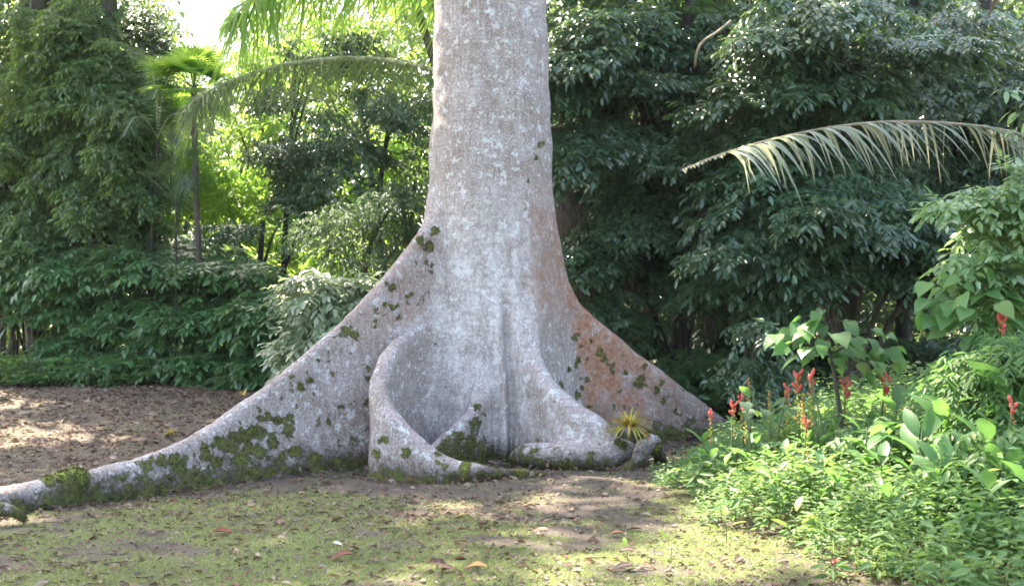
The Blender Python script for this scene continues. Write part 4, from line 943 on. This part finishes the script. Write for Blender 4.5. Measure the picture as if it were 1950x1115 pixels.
# bare seed spikes
sp_ = mk_herb('seed_spike', 'x', 380, 3, .6, .12, group='thin spikes without petals'); b = B(); tp = np.array([0.0, 0, .6])
for k in range(26):
    a = k * 2.4; s0 = tp - [0, 0, .008 * k - .05]; d = np.array([math.cos(a), math.sin(a), .9]); b.add(*tube(curve([s0, s0 + d * .006, s0 + d * .013], 3), [.003, .005, .002], 4))
b.mesh('bud', M_BROM, sp_); u = [False]
for px, py, Y, lab in ((1425, 718, 9.9, 'tall thin yellowish seed spike behind the red flowers'), (1465, 742, 9.8, 'yellowish seed spike left of the forked red flower'), (1528, 748, 9.2, 'seed spike below the tallest pair of red flowers')):
    w_ = P(px, py, Y); zg = float(g(w_[0], w_[1])); place(sp_, u, (w_[0], w_[1], zg), 1.0 * px, (w_[2] - zg) / .66, lab)

# heart leaved plants
def heart_plant(name, label, seed, px, Y, spec, ll, mat=M_HERB, T=HEART, r=.02, nn=1.0, droop=.5, group=None, bark=M_BARK):
    """spec rows: (px, py, rx, ry, depth, n): leaves"""
    r_ = np.random.default_rng(seed); x0 = gx(px, Y); b0 = np.array([x0, Y, float(g(x0, Y))]); o = thing(name, label, 'plant', b0, group)
    cs = []
    for a, b_, rx, ry, dp, n in spec:
        for _ in range(n):
            q_ = r_.uniform(-1, 1, 3)
            while (q_ ** 2).sum() > 1: q_ = r_.uniform(-1, 1, 3)
            cs.append(P(a + q_[0] * rx, b_ + q_[1] * ry, Y + q_[2] * dp))
    cs = np.array(cs); top = cs[np.argmax(cs[:, 2])]; mid = (b0 + top) / 2 + [cs[:, 0].mean() * .5 - (b0[0] + top[0]) * .25, 0, 0]
    st = curve([b0 - [0, 0, .05], mid, top], 14); sb = B(); sb.add(*tube(st, r * np.linspace(1, .2, 14), 7))
    for c in cs:
        j = int(np.clip(np.searchsorted(st[:, 2], c[2] - .25 * np.linalg.norm(c[:2] - st[8][:2])), 2, 13)); s0 = st[j]
        sb.add(*tube(curve([s0, (s0 + c) / 2 + [0, 0, .05], c], 6), .0022, 4))
    sb.mesh('stem', bark, o)
    n = len(cs); out = nrm(cs - st[9]) ; out[:, 2] = 0; d = nrm(out + r_.normal(0, .45, (n, 3)) + [0, -.35, 0]); d[:, 2] = -droop * r_.uniform(.3, 1.6, n)
    up = np.array([0, -.25, 1.0]) + r_.normal(0, .3, (n, 3)) + d * .4
    V, F = inst(T, cs, d, up, ll * r_.uniform(.6, 1.2, n)); mesh('foliage', V, F, mat, o)
    return o
heart_plant('heart_leaved_plant', 'heart leaved plant with a slim dark stem standing over the red flowers', 401, 1622, 9.4, [(1545, 600, 25, 22, .1, 8), (1590, 650, 110, 45, .35, 44), (1640, 690, 70, 30, .3, 18), (1490, 645, 25, 15, .1, 5), (1680, 680, 45, 30, .2, 10)], .14, r=.035)
heart_plant('heart_leaved_plant', 'tall heart leaved climber in front of the dark gap near the right edge', 402, 1840, 8.8, [(1785, 570, 35, 60, .2, 20), (1840, 590, 60, 70, .3, 30), (1840, 530, 50, 30, .25, 14), (1900, 600, 50, 60, .3, 20)], .13, r=.014, bark=M_STEM)
RB = dict(group=None, toward=.5, twig=.2, bark=M_STEM, r=.012)
shrub(403, 1930, 9.4, [(1850, 365, 45, 20, 9.2, .2, 4), (1900, 400, 70, 55, 9.2, .35, 14), (1900, 480, 60, 50, 9.2, .35, 11), (1950, 350, 50, 60, 9.3, .3, 8), (1930, 550, 50, 40, 9.2, .3, 7)], 'shrub with white shining leaves at the right edge', leaf=M_PALEB2, ll=.095, name='glossy_leaved_shrub', L=.24, Wd=.18, n=22, H=.04, per=7, **RB)
heart_plant('glossy_leaved_shrub', 'leafy sprig entering at the right edge above the dry frond', 404, 2010, 9.6, [(1930, 175, 35, 15, .2, 9), (1950, 210, 30, 30, .2, 10), (1945, 245, 25, 15, .2, 5), (1990, 300, 30, 80, .2, 14)], .13, M_PALEB2, OV, r=.012, bark=M_STEM)
shrub(405, 1880, 8.6, [(1850, 680, 60, 30, 8.4, .3, 7), (1890, 720, 80, 40, 8.3, .4, 8), (1930, 660, 50, 40, 8.4, .3, 6)], 'bush of narrow pale leaves below the tall heart leaved climber', leaf=M_HERB, ll=.085, name='leafy_bush', L=.22, Wd=.2, n=22, H=.05, per=7, T=LANCE, **RB)
shrub(406, 1920, 7.9, [(1900, 810, 80, 40, 7.9, .4, 8), (1850, 870, 90, 40, 7.9, .4, 7)], 'thick bush of mixed leaves filling the right edge', leaf=M_HERB, ll=.10, name='leafy_bush', L=.22, Wd=.2, n=15, H=.06, per=6, T=CANNA, **RB)
shrub(408, 1690, 8.9, [(1660, 810, 60, 25, 8.9, .3, 4), (1740, 780, 50, 25, 9.0, .3, 4)], 'low leafy bush in the middle of the herb bed below the heart leaved plant', leaf=M_FERN, ll=.085, name='leafy_bush', L=.2, Wd=.2, n=14, H=.06, per=6, T=CANNA, **RB)
heart_plant('round_leaved_herb', 'herb with round pale leaves beside the leftmost flowers', 407, 1430, 9.4, [(1418, 778, 16, 14, .1, 4), (1447, 782, 14, 10, .1, 4)], .10, M_SOFT, HEART, r=.006)

# seedlings on the bare soil
GSd = 'small bright seedlings on the soil'
sd = mk_herb('seedling', 'x', 420, 4, .09, .07, tmpl([(0, .03), (.3, .2), (.7, .2), (1, 0)], .2, .3), mat=M_GLOW, group=GSd); u = [False]
for px, py, s, lab in ((1383, 1035, 1.3, 'bright seedling at the left foot of the herb bed'), (1517, 1042, 1.7, 'yellow green seedling on a thin dark stem, largest on the soil'), (1195, 1078, .9, 'pale seedling alone in the short grass'),
                       (1277, 1072, 1.1, 'small green seedling right of the pale one'), (1660, 1108, 1.1, 'seedling at the lower edge of the herb bed'), (1735, 1112, 1.3, 'round yellow green seedling at the bottom right')):
    q = G(px, py); place(sd, u, q, px * .7, s * 1.25, lab)

# epiphytes and small tufts on the great tree
def rosette(name, label, px, py, Y, n, L, mat, w=.012, up=.6):
    r = np.random.default_rng(int(px)); c = P(px, py, Y); a = np.arange(n) * 2.4; e = r.uniform(.1, 1.3, n) * up
    d = np.stack([np.cos(a) * np.cos(e), np.sin(a) * np.cos(e), np.sin(e)], 1)
    V, F = ribbons(np.repeat([c], n, 0) + d * .01, d, np.stack([-np.sin(a), np.cos(a), 0 * a], 1), L * r.uniform(.6, 1.15, n), w, r.uniform(.2, .7, n), 5)
    return tag(mesh(name, V, F, mat, loc=c), label, 'plant')
rosette('bromeliad', 'yellow and red spiky bromeliad perched on the front right buttress', 1198, 812, 11.78, 130, .34, M_BROM, .014, .8)
rosette('bromeliad', 'small hanging yellowish bromeliad below the large one', 1238, 850, 11.9, 22, .16, M_BROM, .007, .4)
rosette('dry_tuft', 'small brown dry tuft on the rolled foot of the front right buttress', 1024, 842, 11.95, 30, .12, M_DEAD, .004, 1.0)
q = G(325, 828); rosette('yellow_tuft', 'small yellow tuft on the ground behind the long left root', 325, 824, q[1], 26, .16, M_BROM, .012, .8)
rosette('orange_tuft', 'tiny orange tuft behind the ridge of the long left buttress', 463, 752, 12.4, 18, .12, M_BROM, .008, .8)

# ------------------------------------------------------------------ low growth and litter
def band_plants(name, label, seed, n, xy, ll, mat, hgt=.22, T=BROAD):
    r = np.random.default_rng(seed); x, y = xy(r, n); base = np.stack([x, y, g(x, y)], 1); b = B()
    for j in range(7):
        a = r.uniform(0, 6.28, n); d = np.stack([np.cos(a), np.sin(a) - .2, r.uniform(0, .8, n)], 1); p = base + np.stack([np.cos(a) * .05, np.sin(a) * .05, hgt * r.uniform(.2, 1, n)], 1)
        b.add(*inst(T, p, d, np.array([0, 0, 1.0]) + r.normal(0, .3, (n, 3)), ll * r.uniform(.6, 1.3, n)))
    return kind(b.mesh(name, mat), 'stuff', label)
def left_band(r, n):
    x = r.uniform(-11.5, -2.6, n); y = 20.0 + r.gamma(1.6, .6, n) + .35 * nz(x, 0, 0, 1.9) + .2 * r.normal(0, 1, n) * r.uniform(0, 1, n); return x, y
band_plants('low_undergrowth', 'low green plants along the foot of the left hedge', 430, 2600, left_band, .11, M_HEDGE, .2)
def right_band(r, n):
    x = r.uniform(1.6, 10, n); y = r.uniform(15.3, 22, n); return x, y
band_plants('low_undergrowth', 'low dark plants on the forest floor behind the right buttress', 431, 4200, right_band, .17, M_HEDGE, .38, LANCE)
def back_band(r, n):
    x = r.uniform(-12, 2, n); y = r.uniform(20, 30, n); return x, y
band_plants('low_undergrowth', 'low plants among the trees at the back', 432, 2200, back_band, .2, M_HEDGE, .45)

def grass():
    r = np.random.default_rng(440); n = 210000; y = 6.4 + 7.2 * r.uniform(0, 1, n) ** 1.1; x = r.uniform(-1, 1, n) * (y * .48 + .2); gr, _ = ground_masks(x, y)
    k = (gr + .22 * nz(x, y, 0, 17) + r.normal(0, .14, n) > .60) & (in_bed(x, y) < .1); x, y = x[k], y[k]; n = len(x); a = r.uniform(0, 6.28, n)
    d = np.stack([np.cos(a), np.sin(a), r.uniform(.35, 1.6, n)], 1); L = r.uniform(.010, .028, n)
    base = np.stack([x, y, g(x, y)], 1); w = r.uniform(.0018, .0035, n)[:, None] * np.stack([-np.sin(a), np.cos(a), 0 * a], 1)
    tip = base + nrm(d) * L[:, None]; V = np.stack([base - w, base + w, tip + w * .3, tip - w * .3], 1).reshape(-1, 3)
    F = np.arange(4 * n).reshape(-1, 4); kind(mesh('short_grass', V, F, M_GRASS), 'stuff', 'short grass and moss growing in patches on the clearing floor')
grass()
def litter():
    r = np.random.default_rng(441); b = B(); n = 75000; y = 6.6 + 15 * r.uniform(0, 1, n) ** 1.2; x = r.uniform(-1, 1, n) * (y * .48 + .3); gr, li = ground_masks(x, y)
    k = r.uniform(0, 1, n) < (.22 + .9 * li * (1 - .6 * gr)); x, y = x[k], y[k]; n = len(x); a = r.uniform(0, 6.28, n)
    p = np.stack([x, y, g(x, y) + .014], 1); d = np.stack([np.cos(a), np.sin(a), r.normal(0, .22, n)], 1); up = np.array([0, 0, 1.0]) + r.normal(0, .35, (n, 3))
    b.add(*inst(tmpl([(0, .02), (.3, .2), (.7, .18), (1, 0)], .5, .25), p, d, up, (r.gamma(3, .0115, n) + .008) * (1 + .06 * np.clip(y - 10, 0, 9))))
    # leaves gathered against the foot of the great tree
    for ch in CEIBA.children:
        if not ch.name.startswith('buttress_root'): continue
        co = np.empty(len(ch.data.vertices) * 3, np.float32); ch.data.vertices.foreach_get('co', co); co = co.reshape(-1, 3) + parent_world(ch)
        co = co[np.abs(co[:, 2] - g(co[:, 0], co[:, 1])) < .03]; co = co[r.integers(0, len(co), min(900, len(co)))] + r.normal(0, .09, (min(900, len(co)), 3))
        m_ = len(co); co[:, 2] = g(co[:, 0], co[:, 1]) + r.uniform(.01, .035, m_); a = r.uniform(0, 6.28, m_)
        b.add(*inst(tmpl([(0, .02), (.3, .2), (.7, .18), (1, 0)], .5, .25), co, np.stack([np.cos(a), np.sin(a), r.normal(0, .4, m_)], 1), np.array([0, 0, 1.0]) + r.normal(0, .6, (m_, 3)), r.gamma(3, .013, m_) + .012))
    kind(b.mesh('leaf_litter', M_LIT), 'stuff', 'dead leaves scattered over the clearing floor')
litter()
def twigs():
    r = np.random.default_rng(442); b = B()
    for _ in range(170):
        y = r.uniform(6.7, 13); x = r.uniform(-1, .6) * y * .46; a = r.uniform(0, 6.28); L = r.uniform(.04, .16); z = float(g(x, y)) + .006
        b.add(*tube(curve([(x, y, z), (x + math.cos(a) * L * .5, y + math.sin(a) * L * .5, z + r.uniform(0, .012)), (x + math.cos(a + .4) * L, y + math.sin(a + .4) * L, z)], 4), r.uniform(.002, .005), 5))
    kind(b.mesh('twig_litter', M_BARK), 'stuff', 'short broken twigs lying on the ground')
twigs()
# single fallen leaves one can pick out
FLv = [(405, 1018, .16, (.22, .05, .025), 'red brown fallen leaf in the grass at the lower left'), (675, 1062, .17, (.20, .07, .04), 'long curled red brown leaf near the bottom centre'), (838, 1088, .11, (.13, .05, .035), 'dark red leaf right of the long curled one'),
       (928, 1085, .14, (.42, .22, .07), 'ochre and orange leaf at the bottom centre'), (632, 1040, .09, (.36, .38, .32), 'small pale leaf left of the long curled one'), (1210, 1085, .16, (.13, .08, .06), 'dark folded leaf beside the pale seedling'),
       (1180, 1055, .15, (.10, .055, .04), 'dark brown leaf in the middle right of the foreground'), (1190, 1022, .12, (.20, .08, .035), 'rust coloured leaf standing above the dark brown one'), (1455, 1016, .16, (.20, .12, .09), 'brown leaf on the bare soil below the herb bed'),
       (1610, 1080, .12, (.42, .10, .08), 'pinkish red leaf near the bottom right herbs'), (170, 935, .10, (.45, .22, .08), 'orange leaf close to the long left root'), (890, 985, .09, (.35, .24, .07), 'ochre leaf in the centre of the grass')]
for i, (px, py, L_, col, lab) in enumerate(FLv):
    q = G(px, py); r = np.random.default_rng(500 + i); m, nt, out = newmat('dead leaf ' + str(i)); p_ = N(nt, 'ShaderNodeBsdfPrincipled'); tc = N(nt, 'ShaderNodeTexCoord')
    nt.links.new(ramp(nt, [(.3, tuple(c * .6 for c in col)), (.7, tuple(min(1, c * 1.35) for c in col))], noise(nt, tc.outputs['Object'], 30, 4)).outputs[0], p_.inputs['Base Color']); p_.inputs['Roughness'].default_value = .6
    nt.links.new(p_.outputs[0], out.inputs[0]); a = r.uniform(-.5, .5) + (math.pi if i % 2 else 0)
    V, F = inst(tmpl([(0, .01), (.12, .09), (.3, .17), (.5, .20), (.7, .16), (.88, .07), (1, 0)], .75, .25), (q + [0, 0, .025])[None], np.array([[math.cos(a), math.sin(a), .12]]), np.array([[r.normal(0, .2), -.3, 1.0]]), np.array([L_]))
    tag(mesh('fallen_leaf', V, F, m, loc=q), lab, 'leaf', 'single fallen leaves')
# ------------------------------------------------------------------ the damp air under the trees
def haze(density):
    x0, x1, y0, y1, z0, z1 = -62, 62, -15, 78, -1.6, 27
    V = np.array([(x, y, z) for x in (x0, x1) for y in (y0, y1) for z in (z0, z1)])
    F = np.array([(0, 1, 3, 2), (4, 6, 7, 5), (0, 4, 5, 1), (2, 3, 7, 6), (0, 2, 6, 4), (1, 5, 7, 3)])
    m, nt, out = newmat('damp air'); v = N(nt, 'ShaderNodeVolumePrincipled')
    v.inputs['Color'].default_value = (.92, .96, 1, 1); v.inputs['Density'].default_value = density; v.inputs['Anisotropy'].default_value = .2
    nt.links.new(v.outputs[0], out.inputs['Volume'])
    kind(mesh('haze', V, F, m, smooth=False), 'stuff', 'thin damp haze between the trees')
haze(.0003)
cy.volume_bounces = 0
